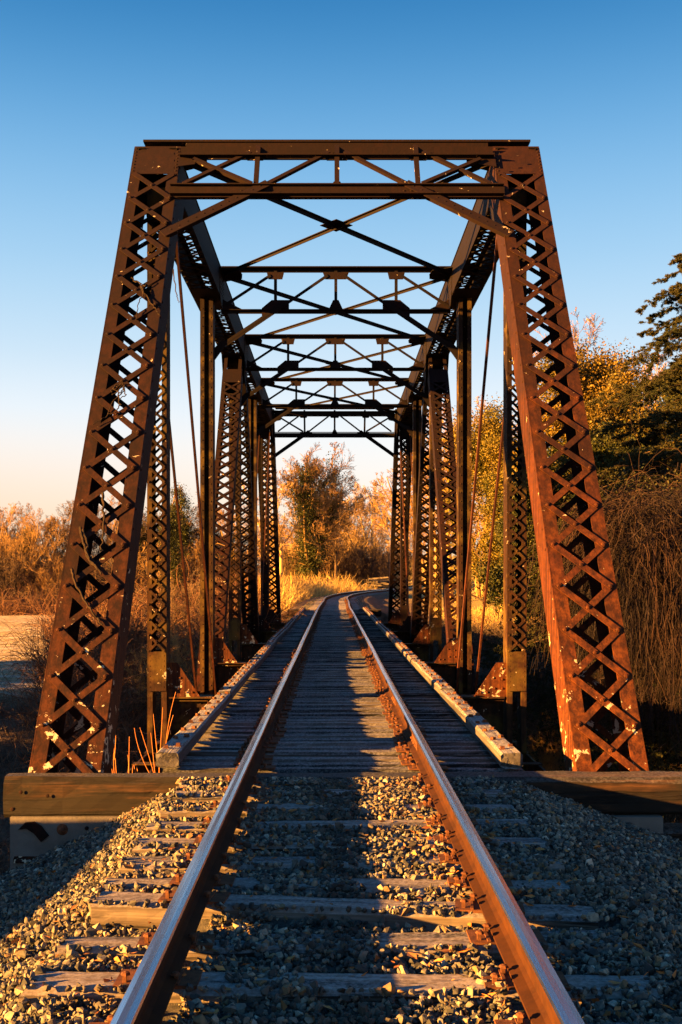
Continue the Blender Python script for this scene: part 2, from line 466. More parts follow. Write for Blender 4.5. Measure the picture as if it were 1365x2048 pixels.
def terrain(x, y):
    x, y = np.asarray(x, float), np.asarray(y, float)
    z = np.full(np.broadcast(x, y).shape, -1.45)
    z = z + 0.12 * vnoise(x, y, 9, 1)
    # the creek valley crosses under the bridge
    yc = 22 + 0.45 * x
    d = y - yc
    w = np.where(d < 0, 17.0, 11.0)
    val = np.exp(-(np.abs(d) / w) ** 4 * 1.6)
    z = z - 3.6 * val * (1 - sstep(24, 60, np.abs(x)) * 0.5)
    # the rise on the right bank
    z = z + 6.2 * sstep(4.5, 26, x) * sstep(38, 78, y)
    z = z + 2.2 * sstep(7, 15, x) * sstep(14, 24, y) * (1 - sstep(30, 45, y))
    z = z + 0.35 * vnoise(x, y, 4, 2) * val
    z = z + sstep(130, 400, y) * 3.0
    z = z + 0.95 * sstep(55, 70, y) * sstep(-16, -7, x) * (1 - sstep(5, 12, x))
    # low unseen mound, added and shaped to shade the near gravel slope
    z = np.maximum(z, 0.62 - ((x + 7.2) / 1.7) ** 2 - np.where(y > 6.3, ((y - 6.3) / 1.75) ** 2, 0) - np.where(y < 4.2, ((y - 4.2) / 1.6) ** 2, 0) + 0.12 * vnoise(x, y, 1.1, 5))
    # near embankment and far embankment
    e1 = -0.42 - np.maximum(0, np.where(x < 0, 0.55 * (-x - 1.35), 0.40 * (x - 1.6)))
    e1 = np.where(y < 8.9, e1, -99)
    tx = track_x(y)
    e2 = -0.24 - 0.42 * np.maximum(0, np.abs(x - tx) - 2.2)
    e2 = np.where(y > 52.6, e2, -99) 
    z = np.maximum(z, np.maximum(e1, e2))
    return z

def seq(*parts):
    out = []
    for a, b, n in parts: out += list(np.linspace(a, b, n, endpoint=False))
    return np.array(out + [parts[-1][1]])
xs = seq((-1500, -160, 8), (-160, -40, 30), (-40, -6, 60), (-6, 6, 60), (6, 40, 60), (40, 160, 30), (160, 1500, 8))
ys = seq((-300, -10, 8), (-10, 8.88, 30), (8.88, 8.92, 1), (8.92, 52.58, 110), (52.58, 52.62, 1), (52.62, 140, 110), (140, 400, 20), (400, 2500, 10))
XX, YY = np.meshgrid(xs, ys)
ZZ = terrain(XX, YY)
nx, ny = len(xs), len(ys)
idx = np.arange(nx * ny).reshape(ny, nx)
Q = np.stack([idx[:-1, :-1], idx[:-1, 1:], idx[1:, 1:], idx[1:, :-1]], -1).reshape(-1, 4)

def ground_mat():
    m, nt, b = mat('bank_and_field')
    g = nt.nodes.new('ShaderNodeNewGeometry').outputs['Position']
    s = nt.nodes.new('ShaderNodeSeparateXYZ'); nt.links.new(g, s.inputs[0])
    litter = rampn(nt, noise(nt, g, 3.0, 9, 0.7), [(0.3, (0.035, 0.026, 0.02)), (0.5, (0.10, 0.07, 0.05)), (0.7, (0.19, 0.14, 0.10))])
    lawn = rampn(nt, noise(nt, g, 1.6, 9, 0.7), [(0.3, (0.16, 0.12, 0.045)), (0.7, (0.34, 0.26, 0.10))])
    st = mapping(nt, g, (0.35, 1.6, 1))
    fro = rampn(nt, noise(nt, st, 1.0, 9, 0.72), [(0.32, (0.17, 0.12, 0.045)), (0.5, (0.36, 0.29, 0.18)), (0.66, (0.56, 0.52, 0.46))])
    # field on the left above the bank; lawn on the right rise
    def ge(sock, v, wdt=0.6):
        mr = nt.nodes.new('ShaderNodeMapRange'); nt.links.new(sock, mr.inputs[0]); mr.inputs[1].default_value = v - wdt; mr.inputs[2].default_value = v + wdt
        return mr.outputs[0]
    def mul(a, c):
        q = nt.nodes.new('ShaderNodeMath'); q.operation = 'MULTIPLY'; nt.links.new(a, q.inputs[0]); nt.links.new(c, q.inputs[1]); return q.outputs[0]
    def inv(a):
        q = nt.nodes.new('ShaderNodeMath'); q.operation = 'SUBTRACT'; q.inputs[0].default_value = 1; nt.links.new(a, q.inputs[1]); return q.outputs[0]
    up = ge(s.outputs['Z'], -1.95, 0.2)
    left = inv(ge(s.outputs['X'], -6.5, 0.8))
    far = ge(s.outputs['Y'], 27, 4)
    col = mixc(nt, mul(mul(up, left), far), litter, fro)
    right = ge(s.outputs['X'], 6.0, 1.0)
    f2 = ge(s.outputs['Y'], 50, 4)
    col = mixc(nt, mul(mul(up, right), f2), col, lawn)
    nt.links.new(col, b.inputs['Base Color']); b.inputs['Roughness'].default_value = 0.95
    b.inputs['Specular IOR Level'].default_value = 0.1
    bump(nt, b, noise(nt, g, 6, 10, 0.75), 1.0, 0.12)
    return m
M['ground'] = ground_mat()
gr = np_mesh('ground', np.stack([XX, YY, ZZ], -1).reshape(-1, 3), Q, M['ground'], smooth=True)
tag(gr, kind='structure')

# ------------------------------------------------------------------ bridge
W2 = 2.36
YU = {1: 14.24, 2: 19.78, 3: 25.32, 4: 30.86, 5: 36.40}
YL0, YL6 = 8.97, 41.67
ZT, ZB = 6.84, -0.98            # axis of the top chord and of the bottom chord
bridge = empty('truss_bridge', (0, 25.3, -1.4), 'rusty riveted steel through truss railway bridge spanning the brushy creek valley', 'bridge')

def laced(mb, p0, p1, s, W, D, fw, pitch, bw=0.07, plate0=0.5, plate1=0.5, back=True, slots=False, rivet=0.02, single=False, sides=True):
    """box member of two channels laced front and back. s: across axis; front normal = towards -Y/up"""
    p0, p1, s = Vector(p0), Vector(p1), Vector(s).normalized()
    t = (p1 - p0); L = t.length; t.normalize()
    n = s.cross(t).normalized()
    if n.y > 0 or (abs(n.y) < 1e-3 and n.z < 0): n = -n
    ctr = (p0 + p1) / 2
    for q in (-1, 1):
        mb.box(ctr + s * q * (W / 2 - 0.006), (0.012, D, L), (s, n, t))
        for f in ((-1, 1) if True else (1,)):
            mb.box(ctr + s * q * (W / 2 - 0.0125 - fw / 2) + n * f * (D / 2 - 0.008), (fw, 0.014, L - 0.004), (s, n, t))
    a = W / 2 - fw * 0.5
    npan = max(1, int(round((L - plate0 - plate1) / pitch)))
    pp = (L - plate0 - plate1) / npan
    for f in ((1, -1) if back else (1,)):
        for i in range(npan):
            b0 = p0 + t * (plate0 + i * pp); b1 = b0 + t * pp
            k = f * (D / 2 + 0.005)
            if single:
                q = 1 if i % 2 else -1
                mb.bar(b0 - s * a * q, b1 + s * a * q, bw, 0.009, n, 0.02, k)
            else:
                mb.bar(b0 - s * a, b1 + s * a, bw, 0.009, n, 0.02, k)
                mb.bar(b0 + s * a, b1 - s * a, bw, 0.009, n, 0.02, k + f * 0.0105)
            if f == 1 and rivet:
                for q in (-1, 1): mb.dome(b0 + s * a * q + n * (k + 0.015), rivet, n)
                if not single: mb.dome((b0 + b1) / 2 + n * (k + 0.015), rivet, n)
        for e, pl in ((0, plate0), (1, plate1)):
            if pl > 0.05:
                c = p0 + t * (pl / 2 - 0.01) if e == 0 else p1 - t * (pl / 2 - 0.01)
                mb.box(c + n * f * (D / 2 + 0.0035), (W - 0.01, 0.008, pl), (s, n, t))
                if f == 1 and rivet:
                    m_ = max(2, int(pl / 0.07))
                    for q in (-1, 1):
                        for j in range(m_):
                            mb.dome(c + t * (j - (m_ - 1) / 2) * (pl * 0.92 / m_) + s * q * (W / 2 - 0.035) + n * (D / 2 + 0.0075), rivet * 0.62, n, k=5)
    # rivets along the inner web
    if rivet and sides:
        m_ = int(L / (pitch * 0.5))
        for q in (-1, 1):
            for j in range(m_):
                mb.dome(p0 + t * (j + 0.5) * L / m_ + s * q * W / 2 + n * (D / 2 - 0.05), rivet * 0.7, s * q, k=5)
    return t, n, L

X = Vector((1, 0, 0)); Y = Vector((0, 1, 0)); Z = Vector((0, 0, 1))
for sx in (-1, 1):
    # inclined end posts
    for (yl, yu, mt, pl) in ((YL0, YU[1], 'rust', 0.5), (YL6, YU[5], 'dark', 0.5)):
        mb = MB()
        p0, p1 = Vector((sx * W2, yl, ZB)), Vector((sx * W2, yu, ZT + 0.02))
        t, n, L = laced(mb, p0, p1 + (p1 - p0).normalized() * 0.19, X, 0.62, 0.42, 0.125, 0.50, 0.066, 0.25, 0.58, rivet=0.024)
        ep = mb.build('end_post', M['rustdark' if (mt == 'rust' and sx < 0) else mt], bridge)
        if yl == YL0:
            tag(ep, 'inclined laced end post, rusty with flaking pale paint')
        # shoe on the masonry
        sh = MB()
        sh.box((sx * W2, yl, ZB - 0.12), (0.55, 0.5, 0.22)); sh.box((sx * W2, yl, ZB - 0.26), (0.75, 0.75, 0.06))
        sh.build('bearing_shoe', M['dark'], bridge)
    # top chord: box with cover plate above and lacing below
    mb = MB()
    y0, y1 = YU[1] - 0.12, YU[5] + 0.12
    yc_, L = (y0 + y1) / 2, y1 - y0
    for q in (-1, 1):
        mb.box((sx * W2 + q * 0.25, yc_, ZT), (0.014, L, 0.52))
        mb.box((sx * W2 + q * 0.205, yc_, ZT - 0.252), (0.074, L - 0.01, 0.012))
    for q in (-1, 1): mb.box((sx * W2 + q * 0.215, yc_, ZT + 0.2675), (0.11, L, 0.014))
    for k in YU: mb.box((sx * W2, YU[k] + {1: 0.42, 5: -0.42}.get(k, 0), ZT + 0.2785), (0.52, 0.8, 0.007))
    nn = int(L / 0.34); pp = L / nn
    for i in range(nn):
        yy = y0 + (i + 0.5) * pp
        near = min(abs(yy - YU[k]) for k in YU)
        mid = min(abs(yy - (YU[k] + YU[k + 1]) / 2) for k in (1, 2, 3, 4))
        if near > 0.4:
            for q in (-1, 1):
                mb.bar((sx * W2 - q * 0.2, y0 + i * pp, ZT + 0.279), (sx * W2 + q * 0.2, y0 + (i + 1) * pp, ZT + 0.279), 0.05, 0.008, Z, 0.02, (q > 0) * 0.009)
        if near < 0.75:
            continue
        for q in (-1, 1):
            mb.bar((sx * W2 - q * 0.2, y0 + i * pp, ZT - 0.262), (sx * W2 + q * 0.2, y0 + (i + 1) * pp, ZT - 0.262), 0.055, 0.008, Z, 0.02, -0.004 - (q > 0) * 0.009)
    for k in YU:
        mb.box((sx * W2, YU[k] + {1: 0.55, 5: -0.55}.get(k, 0), ZT - 0.2645), (0.50, 1.5 if 1 < k < 5 else 1.1, 0.01))
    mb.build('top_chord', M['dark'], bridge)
    # bottom chord
    mb = MB()
    for q in (-1, 1):
        mb.box((sx * W2 + q * 0.13, (YL0 + YL6) / 2, ZB), (0.03, YL6 - YL0 - 0.3, 0.26))
        mb.box((sx * W2 + q * 0.17, (YL0 + YL6) / 2, ZB), (0.02, 17, 0.24))
    for i in range(36):
        yy = YL0 + 0.9 + i * 0.86
        mb.box((sx * W2, yy, ZB + 0.135), (0.34, 0.16, 0.012))
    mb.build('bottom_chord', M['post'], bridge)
    # verticals
    for k in (1, 3, 5):
        mb = MB()
        w = 0.255 if k == 1 else 0.27
        laced(mb, (sx * W2, YU[k], -0.02), (sx * W2, YU[k], ZT - 0.28), X, w, 0.32, 0.050, 0.20, 0.032, 0.52, 0.45, rivet=0.013 if k == 1 else 0.0)
        # hanger plates below, an open slot between them
        for q in (-1, 1):
            mb.box((sx * W2 + q * (w / 2 - 0.035), YU[k], -0.60), (0.07, 0.30, 1.155))
        o = mb.build('vertical_post', M['post'] if k != 5 else M['dark'], bridge)
        o['label'] = 'laced vertical post'
    for k in (2, 4):
        mb = MB()
        w = 0.235
        z0, z1 = -1.1, ZT - 0.28
        for q in (-1, 1):
            mb.box((sx * W2 + q * (w / 2 - 0.007), YU[k], (z0 + z1) / 2), (0.014, 0.34, z1 - z0))
            for f in (-1, 1):
                mb.box((sx * W2 + q * (w / 2 - 0.0145 - 0.03), YU[k] + f * 0.162, (z0 + z1) / 2), (0.06, 0.014, z1 - z0 - 0.01))
        mb.box((sx * W2, YU[k], (z0 + z1) / 2), (w - 0.03, 0.014, z1 - z0))
        if k == 2:
            for j in range(int((z1 - z0) / 0.16)):
                for q in (-1, 1):
                    mb.dome((sx * W2 + q * 0.077, YU[k] - 0.169, z0 + 0.1 + j * 0.16), 0.014, -Y, k=5)
        o = mb.build('vertical_post', M['post'], bridge)
        o['label'] = 'solid webbed vertical post'
    # laced diagonals L2-U3-L4
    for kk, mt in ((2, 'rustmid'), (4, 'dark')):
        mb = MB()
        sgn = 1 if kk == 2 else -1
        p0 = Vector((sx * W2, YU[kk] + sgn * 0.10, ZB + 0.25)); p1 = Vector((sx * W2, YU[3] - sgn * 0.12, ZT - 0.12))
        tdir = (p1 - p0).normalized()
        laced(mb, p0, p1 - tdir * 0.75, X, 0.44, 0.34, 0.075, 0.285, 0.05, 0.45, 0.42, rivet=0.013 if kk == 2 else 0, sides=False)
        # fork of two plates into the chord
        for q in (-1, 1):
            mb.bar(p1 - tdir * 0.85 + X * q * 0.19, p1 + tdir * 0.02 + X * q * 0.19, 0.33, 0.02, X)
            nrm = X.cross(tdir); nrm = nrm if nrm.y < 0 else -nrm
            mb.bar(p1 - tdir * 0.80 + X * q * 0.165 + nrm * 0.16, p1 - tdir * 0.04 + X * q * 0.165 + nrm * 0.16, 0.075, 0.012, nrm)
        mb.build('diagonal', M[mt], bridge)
    # eyebar diagonals U1-L2 and U5-L4
    for (ku, kl) in ((1, 2), (5, 4)):
        for q in (-1, 1):
            mb = MB()
            a = Vector((sx * W2 + q * 0.175, YU[ku], ZT - 0.25)); b = Vector((sx * W2 + q * 0.175, YU[kl], ZB))
            mb.bar(a, b, 0.085, 0.032, X)
            o = mb.build('tie_bar', M['rod'], bridge)
    # gusset plates on the joints
    for k in YU:
        for q in (-1, 1):
            if k in (2, 4) and q == sx: continue
            mb = MB()
            xx = sx * W2 + q * 0.262
            zt, zb = ZT + 0.1, ZT - 0.26 - (0.16 if k in (2, 4) else 0.42)
            hw = 0.34 if k in (2, 4) else 0.56
            if k in (1, 5):
                e = 1 if k == 1 else -1
                mb.poly([(xx, YU[k] - e * 0.02, zt), (xx, YU[k] + e * hw, zt), (xx, YU[k] + e * hw, ZT - 0.2), (xx, YU[k] + e * hw * .45, zb), (xx, YU[k] - e * 0.42, zb)], X, 0.009)
            else: mb.poly([(xx, YU[k] - hw, zt), (xx, YU[k] + hw, zt), (xx, YU[k] + hw, ZT - 0.2), (xx, YU[k] + hw * .45, zb), (xx, YU[k] - hw * .45, zb), (xx, YU[k] - hw, ZT - 0.2)], X, 0.009)
            if k <= 3 and q == -sx:
                for iy in range(5):
                    for iz in range(4):
                        mb.dome((xx + q * 0.005, YU[k] + (iy - 2) * hw * 0.38, ZT - 0.2 + iz * 0.09), 0.015, X * q, k=5)
            mb.build('gusset_plate', M['dark'], bridge)
    # floor beam brackets with triangular plates
# floor beams
for k in YU:
    mb = MB()
    yb = YU[k]
    mb.box((0, yb, -0.95), (3.36, 0.016, 0.90)); mb.box((0, yb, -0.492), (3.36, 0.30, 0.018)); mb.box((0, yb, -1.408), (4.3, 0.30, 0.018))
    for sx in (-1, 1):
        mb.box((sx * 1.94, yb, -0.765), (0.52, 0.0165, 1.268)); mb.box((sx * 1.925, yb, -0.120), (0.56, 0.28, 0.02)) 
        for q in (-1, 1):
            mb.box((sx * 1.95, yb + q * 0.052, -0.165), (0.50, 0.085, 0.012)) 
            mb.box((sx * 1.95, yb + q * 0.014, -0.21), (0.50, 0.010, 0.10))
        if k <= 3:
            for i in range(6):
                mb.dome((sx * (1.71 + i * 0.092), yb - 0.020, -0.205), 0.017, -Y, k=6)
            for i in range(3):
                for j in range(9):
                    mb.dome((sx * (1.76 + i * 0.15) + rng.uniform(-.006, .006), yb - 0.0085, -0.34 - j * 0.1 - (i % 2) * 0.05), 0.017, -Y, k=6)
            mb.box((sx * 2.13, yb - 0.014, -0.75), (0.10, 0.011, 1.0))
    mb.build('floor_beam', M['post'], bridge)
    for sx in (-1, 1):
        mb = MB()
        mb.poly([(sx * 2.235, yb - 0.10, 0.34), (sx * 2.10, yb - 0.10, 0.34), (sx * 1.80, yb - 0.10, -0.11), (sx * 2.235, yb - 0.10, -0.11)], Y, 0.012)
        if k <= 3:
            for (u, w) in ((2.18, 0.26), (2.18, 0.12), (2.18, 0.0), (2.06, 0.14), (2.08, 0.0), (1.98, -0.05), (1.90, -0.05)):
                mb.dome((sx * u, yb - 0.106, w), 0.018, -Y)
        mb.build('corner_bracket', M['rust'] if k < 4 else M['rustmid'], bridge)
# stringers under the ties, on through the short approach span beyond the truss
for sx in (-1, 1):
    mb = MB()
    mb.box((sx * 0.95, (9.25 + 52.5) / 2, -0.69), (0.014, 52.5 - 9.25, 0.54))
    mb.box((sx * 0.95, (9.25 + 52.5) / 2, -0.409), (0.26, 52.5 - 9.25, 0.016))
    mb.box((sx * 0.95, (9.25 + 52.5) / 2, -0.965), (0.26, 52.5 - 9.25, 0.016))
    mb.build('stringer', M['dark'], bridge)

# portals in the plane of the end posts
def portal(yl, yu, mt, mt2, label):
    p0 = Vector((0, yl, ZB)); p1 = Vector((0, yu, ZT + 0.02)); t = (p1 - p0).normalized()
    n = X.cross(t); n = n if (n.y < 0) == (yl < yu) else -n
    if yl > yu: n = Vector((0, 1, 0)) * 0 + (X.cross(t)); n = n if n.y > 0 else -n
    fr = p1 + n * 0.235                       # front face of the end posts
    def P(x, z, off=0.0):                     # point of the portal plane at height z
        return fr + t * ((z - fr.z) / t.z) + X * x + n * off
    root = MB()
    zt, zb = 7.12, 6.33
    # top strut: wide cover plate over both posts, web and lower angle
    top = MB()
    bk = 0.20 if yl < yu else -0.20
    top.box(P(0, 7.235) + Vector((0, bk, 0)), (5.12, 0.42, 0.028))
    top.box(P(0, 7.170) + Vector((0, bk, 0)), (4.0, 0.30, 0.09))
    top.box(P(0, 7.01), (4.08, 0.02, 0.17))
    top.box(P(0, 6.915, 0.045), (4.08, 0.12, 0.016))
    for i in range(34): top.dome(P(-1.98 + i * 0.12, 7.05, 0.012), 0.014, n, k=5)
    pr = top.build('portal_frame', M[mt], bridge); pr['label'] = label
    b = MB()
    b.box(P(0, zb), (4.24, 0.02, 0.16)); b.box(P(0, zb + 0.075, 0.05), (4.22, 0.11, 0.014)); b.box(P(0, zb - 0.075, 0.05), (4.20, 0.11, 0.014))
    for i in range(34): b.dome(P(-2.0 + i * 0.12, zb + 0.045, 0.012), 0.013, n, k=5)
    b.build('strut', M[mt2], pr)
    for x in (-1.03, 0.0, 1.03):
        b = MB(); b.bar(P(x, zb + 0.06, 0.03), P(x, zt - 0.02, 0.03), 0.062, 0.05, n); b.build('strut', M[mt], pr)
    for q in (-1, 1):
        for (a, c) in (((q * 0.1, 6.98), (q * 0.90, 6.42)), ((q * 1.12, 6.98), (q * 1.95, 6.43)), ((q * 1.86, 6.86), (q * 1.08, 6.42))):
            b = MB(); b.bar(P(*a, 0.055), P(*c, 0.055 + (0.012 if a[0] * q > 1.5 else 0)), 0.052, 0.012, n); b.bar(P(*a, 0.025), P(*c, 0.025), 0.016, 0.05, n); b.build('brace', M[mt], pr)
        def pl(pts):
            b = MB(); b.poly([P(u, w_, .014) for u, w_ in pts], n, 0.012); return b
        b = MB()
        b.poly([P(q * 0.80, 6.43, .014), P(q * 1.16, 6.43, .014), P(q * 1.30, 6.30, .014), P(q * 1.22, 6.25, .014), P(q * 0.66, 6.25, .014)], n, 0.012)
        pl([(q * 0.88, 7.0), (q * 1.26, 7.0), (q * 1.16, 6.87), (q * 0.96, 6.87)]).build('gusset_plate', M[mt2], pr)
        pl([(q * 1.80, 7.0), (q * 2.06, 7.0), (q * 2.06, 6.76), (q * 1.84, 6.80)]).build('gusset_plate', M[mt2], pr)
        for i in range(5): b.dome(P(q * (0.85 + i * 0.09), 6.34, .022), 0.014, n, k=5)
        b.build('gusset_plate', M[mt2], pr)
        # knee brace
        b = MB()
        a, c = P(q * 0.92, 6.40, 0.06), P(q * 2.08, 5.66, 0.04)
        b.bar(a, c, 0.125, 0.014, n, 0.06); b.bar(a, c, 0.016, 0.09, n, 0.02, -0.05)
        d = (c - a); 
        for i in range(12): b.dome(a + d * (i + 0.5) / 12 + n * 0.008, 0.011, n, k=5)
        b.build('knee_brace', M[mt2], pr)
    b = MB()
    b.poly([P(-0.04, 6.50, .014), P(0.04, 6.50, .014), P(0.09, 6.40, .014), P(-0.09, 6.40, .014)], n, 0.012)
    b.build('gusset_plate', M[mt2], pr)
    b = MB()
    b.poly([P(-0.2, 7.0, .014), P(0.2, 7.0, .014), P(0.13, 6.87, .014), P(-0.13, 6.87, .014)], n, 0.012)
    b.build('gusset_plate', M[mt2], pr)
portal(YL0, YU[1], 'rustmid', 'rustmid', 'portal frame between the near end posts')
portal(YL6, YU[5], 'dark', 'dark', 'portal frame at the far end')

# sway frames over U2, U3, U4
for k in (2, 3, 4):
    y = YU[k]
    b = MB()
    b.box((0, y, 7.145), (4.60, 0.22, 0.02)); b.box((0, y, 7.10), (4.20, 0.016, 0.07))
    sf = b.build('sway_frame', M['dark'], bridge)
    b = MB(); b.box((0, y, 6.37), (4.22, 0.14, 0.016)); b.box((0, y, 6.335), (4.22, 0.014, 0.056)); b.build('strut', M['dark'], sf)
    for x in (-1.11, 0.0, 1.11):
        b = MB(); b.box((x, y - 0.01, 6.74), (0.055, 0.05, 0.70)); b.build('strut', M['dark'], sf)
    def gus(pts):
        b = MB(); b.poly([(u, y - 0.04, w_) for u, w_ in pts], Y, 0.012); b.build('gusset_plate', M['rustmid'], sf)
    for x in (-1.11, 0, 1.11):
        w = 0.24 if x == 0 else 0.16
        gus([(x - w, 7.06), (x + w, 7.06), (x + w * .8, 6.93), (x - w * .8, 6.93)])
    for q in (-1, 1):
        gus([(q * 0.86, 6.55), (q * 1.18, 6.55), (q * 1.36, 6.40), (q * 1.36, 6.26), (q * 0.86, 6.36)])
        gus([(q * 2.08, 6.56), (q * 1.72, 6.38), (q * 2.08, 6.38)])
    gus([(-0.05, 6.55), (0.05, 6.55), (0.13, 6.38), (-0.13, 6.38)])
    for q in (-1, 1):
        for (a, c) in (((q * 0.15, 7.0), (q * 0.95, 6.45)), ((q * 1.2, 7.0), (q * 2.08, 6.42))):
            b = MB(); b.bar((a[0], y - 0.055, a[1]), (c[0], y - 0.055, c[1]), 0.052, 0.012, Y); b.build('brace', M['dark'], sf)
        b = MB(); b.bar((q * 0.95, y - 0.075, 6.46), (q * 2.02, y - 0.075, 5.74), 0.095, 0.014, Y); b.bar((q * 0.95, y - 0.05, 6.46), (q * 2.02, y - 0.05, 5.74), 0.016, 0.07, Y)
        b.poly([(q * 1.97, y - 0.060, 5.82), (q * 2.02, y - 0.060, 5.72), (q * 2.235, y - 0.060, 5.42), (q * 2.235, y - 0.060, 5.66), (q * 2.12, y - 0.06, 5.78)], Y, 0.013)
        b.build('knee_brace', M['dark'], sf)
# top lateral bracing
for k in (1, 2, 3, 4):
    b = MB()
    y0, y1 = YU[k], YU[k + 1]
    zz = 7.03
    for q in (-1, 1):
        b.bar((-q * 2.05, y0 + 0.1, zz), (q * 2.05, y1 - 0.1, zz), 0.085, 0.012, Z, 0, q * 0.014)
        b.bar((-q * 2.05, y0 + 0.1, zz - 0.03), (q * 2.05, y1 - 0.1, zz - 0.03), 0.012, 0.055, Z, 0, q * 0.005)
    b.poly([(-0.26, (y0 + y1) / 2, zz), (0, (y0 + y1) / 2 + 0.3, zz), (0.26, (y0 + y1) / 2, zz), (0, (y0 + y1) / 2 - 0.3, zz)], Z, 0.008)
    for q in (-1, 1):
        for yy, d in ((y0, 1), (y1, -1)):
            b.poly([(q * 2.12, yy - 0.02 * d, zz), (q * 1.72, yy - 0.02 * d, zz), (q * 1.75, yy + 0.28 * d, zz), (q * 2.12, yy + 0.5 * d, zz)], Z, 0.0085)
    b.build('lateral_brace', M['dark'], bridge)

# ------------------------------------------------------------------ abutments
b = MB()
b.box((0, 9.22, -1.55), (5.3, 0.68 - 0.02, 1.9)); 
b.box((-0.02, 8.845 + 0.12, -1.0), (5.36, 0.30, 1.0))
b.box((0, 9.05, -2.6), (6.6, 1.5, 1.9))
ab = b.build('abutment', M['concrete']); tag(ab, 'grey concrete abutment face under the left end of the long timber', 'abutment')
hk = MB()      # dark plate standing in for a hole's shade, and bolt on its face
hk.poly([(-2.63, 8.806, -0.60), (-2.57, 8.806, -0.54), (-2.50, 8.806, -0.535), (-2.44, 8.806, -0.57), (-2.38, 8.806, -0.65), (-2.44, 8.806, -0.70), (-2.50, 8.806, -0.63), (-2.56, 8.806, -0.59)], Y, 0.02)
hk.build('dark_hole_plate', M['dark'], ab)
bt = MB(); bt.dome((-2.27, 8.812, -0.60), 0.048, -Y, k=12, h=0.3); bt.dome((-2.27, 8.80, -0.60), 0.028, -Y, k=8, h=1.2); bt.build('bolt_or_hole', M['plate'], ab)
bt = MB(); bt.dome((-2.07, 8.812, -0.59), 0.018, -Y, k=8, h=0.6); bt.build('bolt_or_hole', M['dark'], ab)  # small dark dome standing in for an open hole

def timber(name, x0, x1, yc, zc, hy, hz, mt, seed, nseg=40, jit=0.010, axis=0):
    """slightly irregular squared timber along x, rounded arrises"""
    r = np.random.default_rng(seed)
    c = 0.26
    prof = np.array([(-1, -1 + c), (-1, 0.0), (-1, 1 - c), (-1 + c, 1), (0.0, 1), (1 - c, 1), (1, 1 - c), (1, 0.0), (1, -1 + c), (1 - c, -1), (-1 + c, -1)])
    k = len(prof)
    xs_ = np.linspace(x0, x1, nseg)
    V = np.zeros((nseg, k, 3))
    V[:, :, 0] = xs_[:, None]
    drift = np.cumsum(r.normal(0, jit * 0.35, (nseg, k, 2)), 0); drift -= drift.mean(0)
    V[:, :, 1] = yc + prof[None, :, 0] * hy + drift[:, :, 0] * 0.6 + r.normal(0, jit * .25, (nseg, k))
    V[:, :, 2] = zc + prof[None, :, 1] * hz + drift[:, :, 1] * 0.6 + r.normal(0, jit * .25, (nseg, k))
    V[0, :, 0] += r.uniform(-.02, .02, k); V[-1, :, 0] += r.uniform(-.02, .02, k)
    mb = MB(); fs = []
    for i in range(nseg - 1):
        for j in range(k):
            jj = (j + 1) % k
            fs.append((i * k + j, (i + 1) * k + j, (i + 1) * k + jj, i * k + jj))
    fs.append(tuple(range(k))); fs.append(tuple(range(nseg * k - 1, (nseg - 1) * k - 1, -1)))
    mb.add(V.reshape(-1, 3), fs)
    return mb
tb = timber('t', -2.78, 3.75, 9.0, -0.35, 0.15, 0.165, 'beam', 3)
o = tb.build('timber_beam', M['beam']); tag(o, 'long brown squared timber laid across the track at the near end of the bridge', 'timber')
tb = MB()
for (hx, hz_) in ((-2.40, -0.33), (-2.69, -0.44), (-2.62, -0.30)):
    tb.dome((hx, 8.843, hz_), 0.017, -Y, k=8, h=0.2)
tb.build('bolt_hole', M['dark'], o)
tb = timber('t', 1.9, 3.9, 8.98, -0.72, 0.16, 0.11, 'beam', 5)
o = tb.build('timber_beam', M['beam']); tag(o, 'dark lower timber under the right end of the long crosswise timber', 'timber')
# far abutment and the timber bulkheads beside the track
b = MB(); b.box((0, 53.1, -1.75), (4.6, 1.0, 2.4)); o = b.build('abutment', M['concrete']); tag(o, 'far concrete abutment where the deck meets the gravel', 'abutment')
b = MB(); b.box((0, 42.0, -2.6), (6.2, 1.6, 2.58)); b.box((0, 42.0, -4.0), (6.8, 2.0, 1.4)); o = b.build('pier', M['concrete']); tag(o, 'grey concrete pier under the far end posts', 'pier')
for sx in (-1, 1):
    tb = timber('t', sx * 1.75 - 0.55, sx * 1.75 + 0.9 * (0.6 if sx > 0 else 0.6), 52.7, -0.32, 0.14, 0.17, 'beam', 8 + sx, 12)
    o = tb.build('timber_block', M['beam']); tag(o, 'dark timber block beside the far end of the %s guard timber' % ('left' if sx < 0 else 'right'), 'timber', 'timber blocks at the far end of the deck')

# ------------------------------------------------------------------ rails
RH = 0.17
prof = [(-0.070, 0), (0.070, 0), (0.070, 0.012), (0.028, 0.026), (0.011, 0.040), (0.011, 0.118), (0.037, 0.128), (0.0395, 0.135), (0.0395, 0.158), (0.034, 0.168), (0.012, 0.1715),
        (-0.012, 0.1715), (-0.034, 0.168), (-0.0395, 0.158), (-0.0395, 0.135), (-0.037, 0.128), (-0.011, 0.118), (-0.011, 0.040), (-0.028, 0.026), (-0.070, 0.012)]
prof = np.array(prof)
ysr = np.concatenate([np.linspace(0.6, 54, 120), np.linspace(54.5, 140, 110)])
def rail_center(ys_, sx):
    tx = track_x(ys_)
    dx = np.gradient(tx, ys_); L = np.sqrt(1 + dx * dx)
    nx_, ny_ = 1 / L, -dx / L
    wob = 0.012 * vnoise(ys_, ys_ * 0 + 5 * sx, 5.5, 4) * sstep(9, 16, ys_)
    return tx + nx_ * sx * 0.7525 + wob, ys_ + ny_ * sx * 0.7525, nx_, ny_
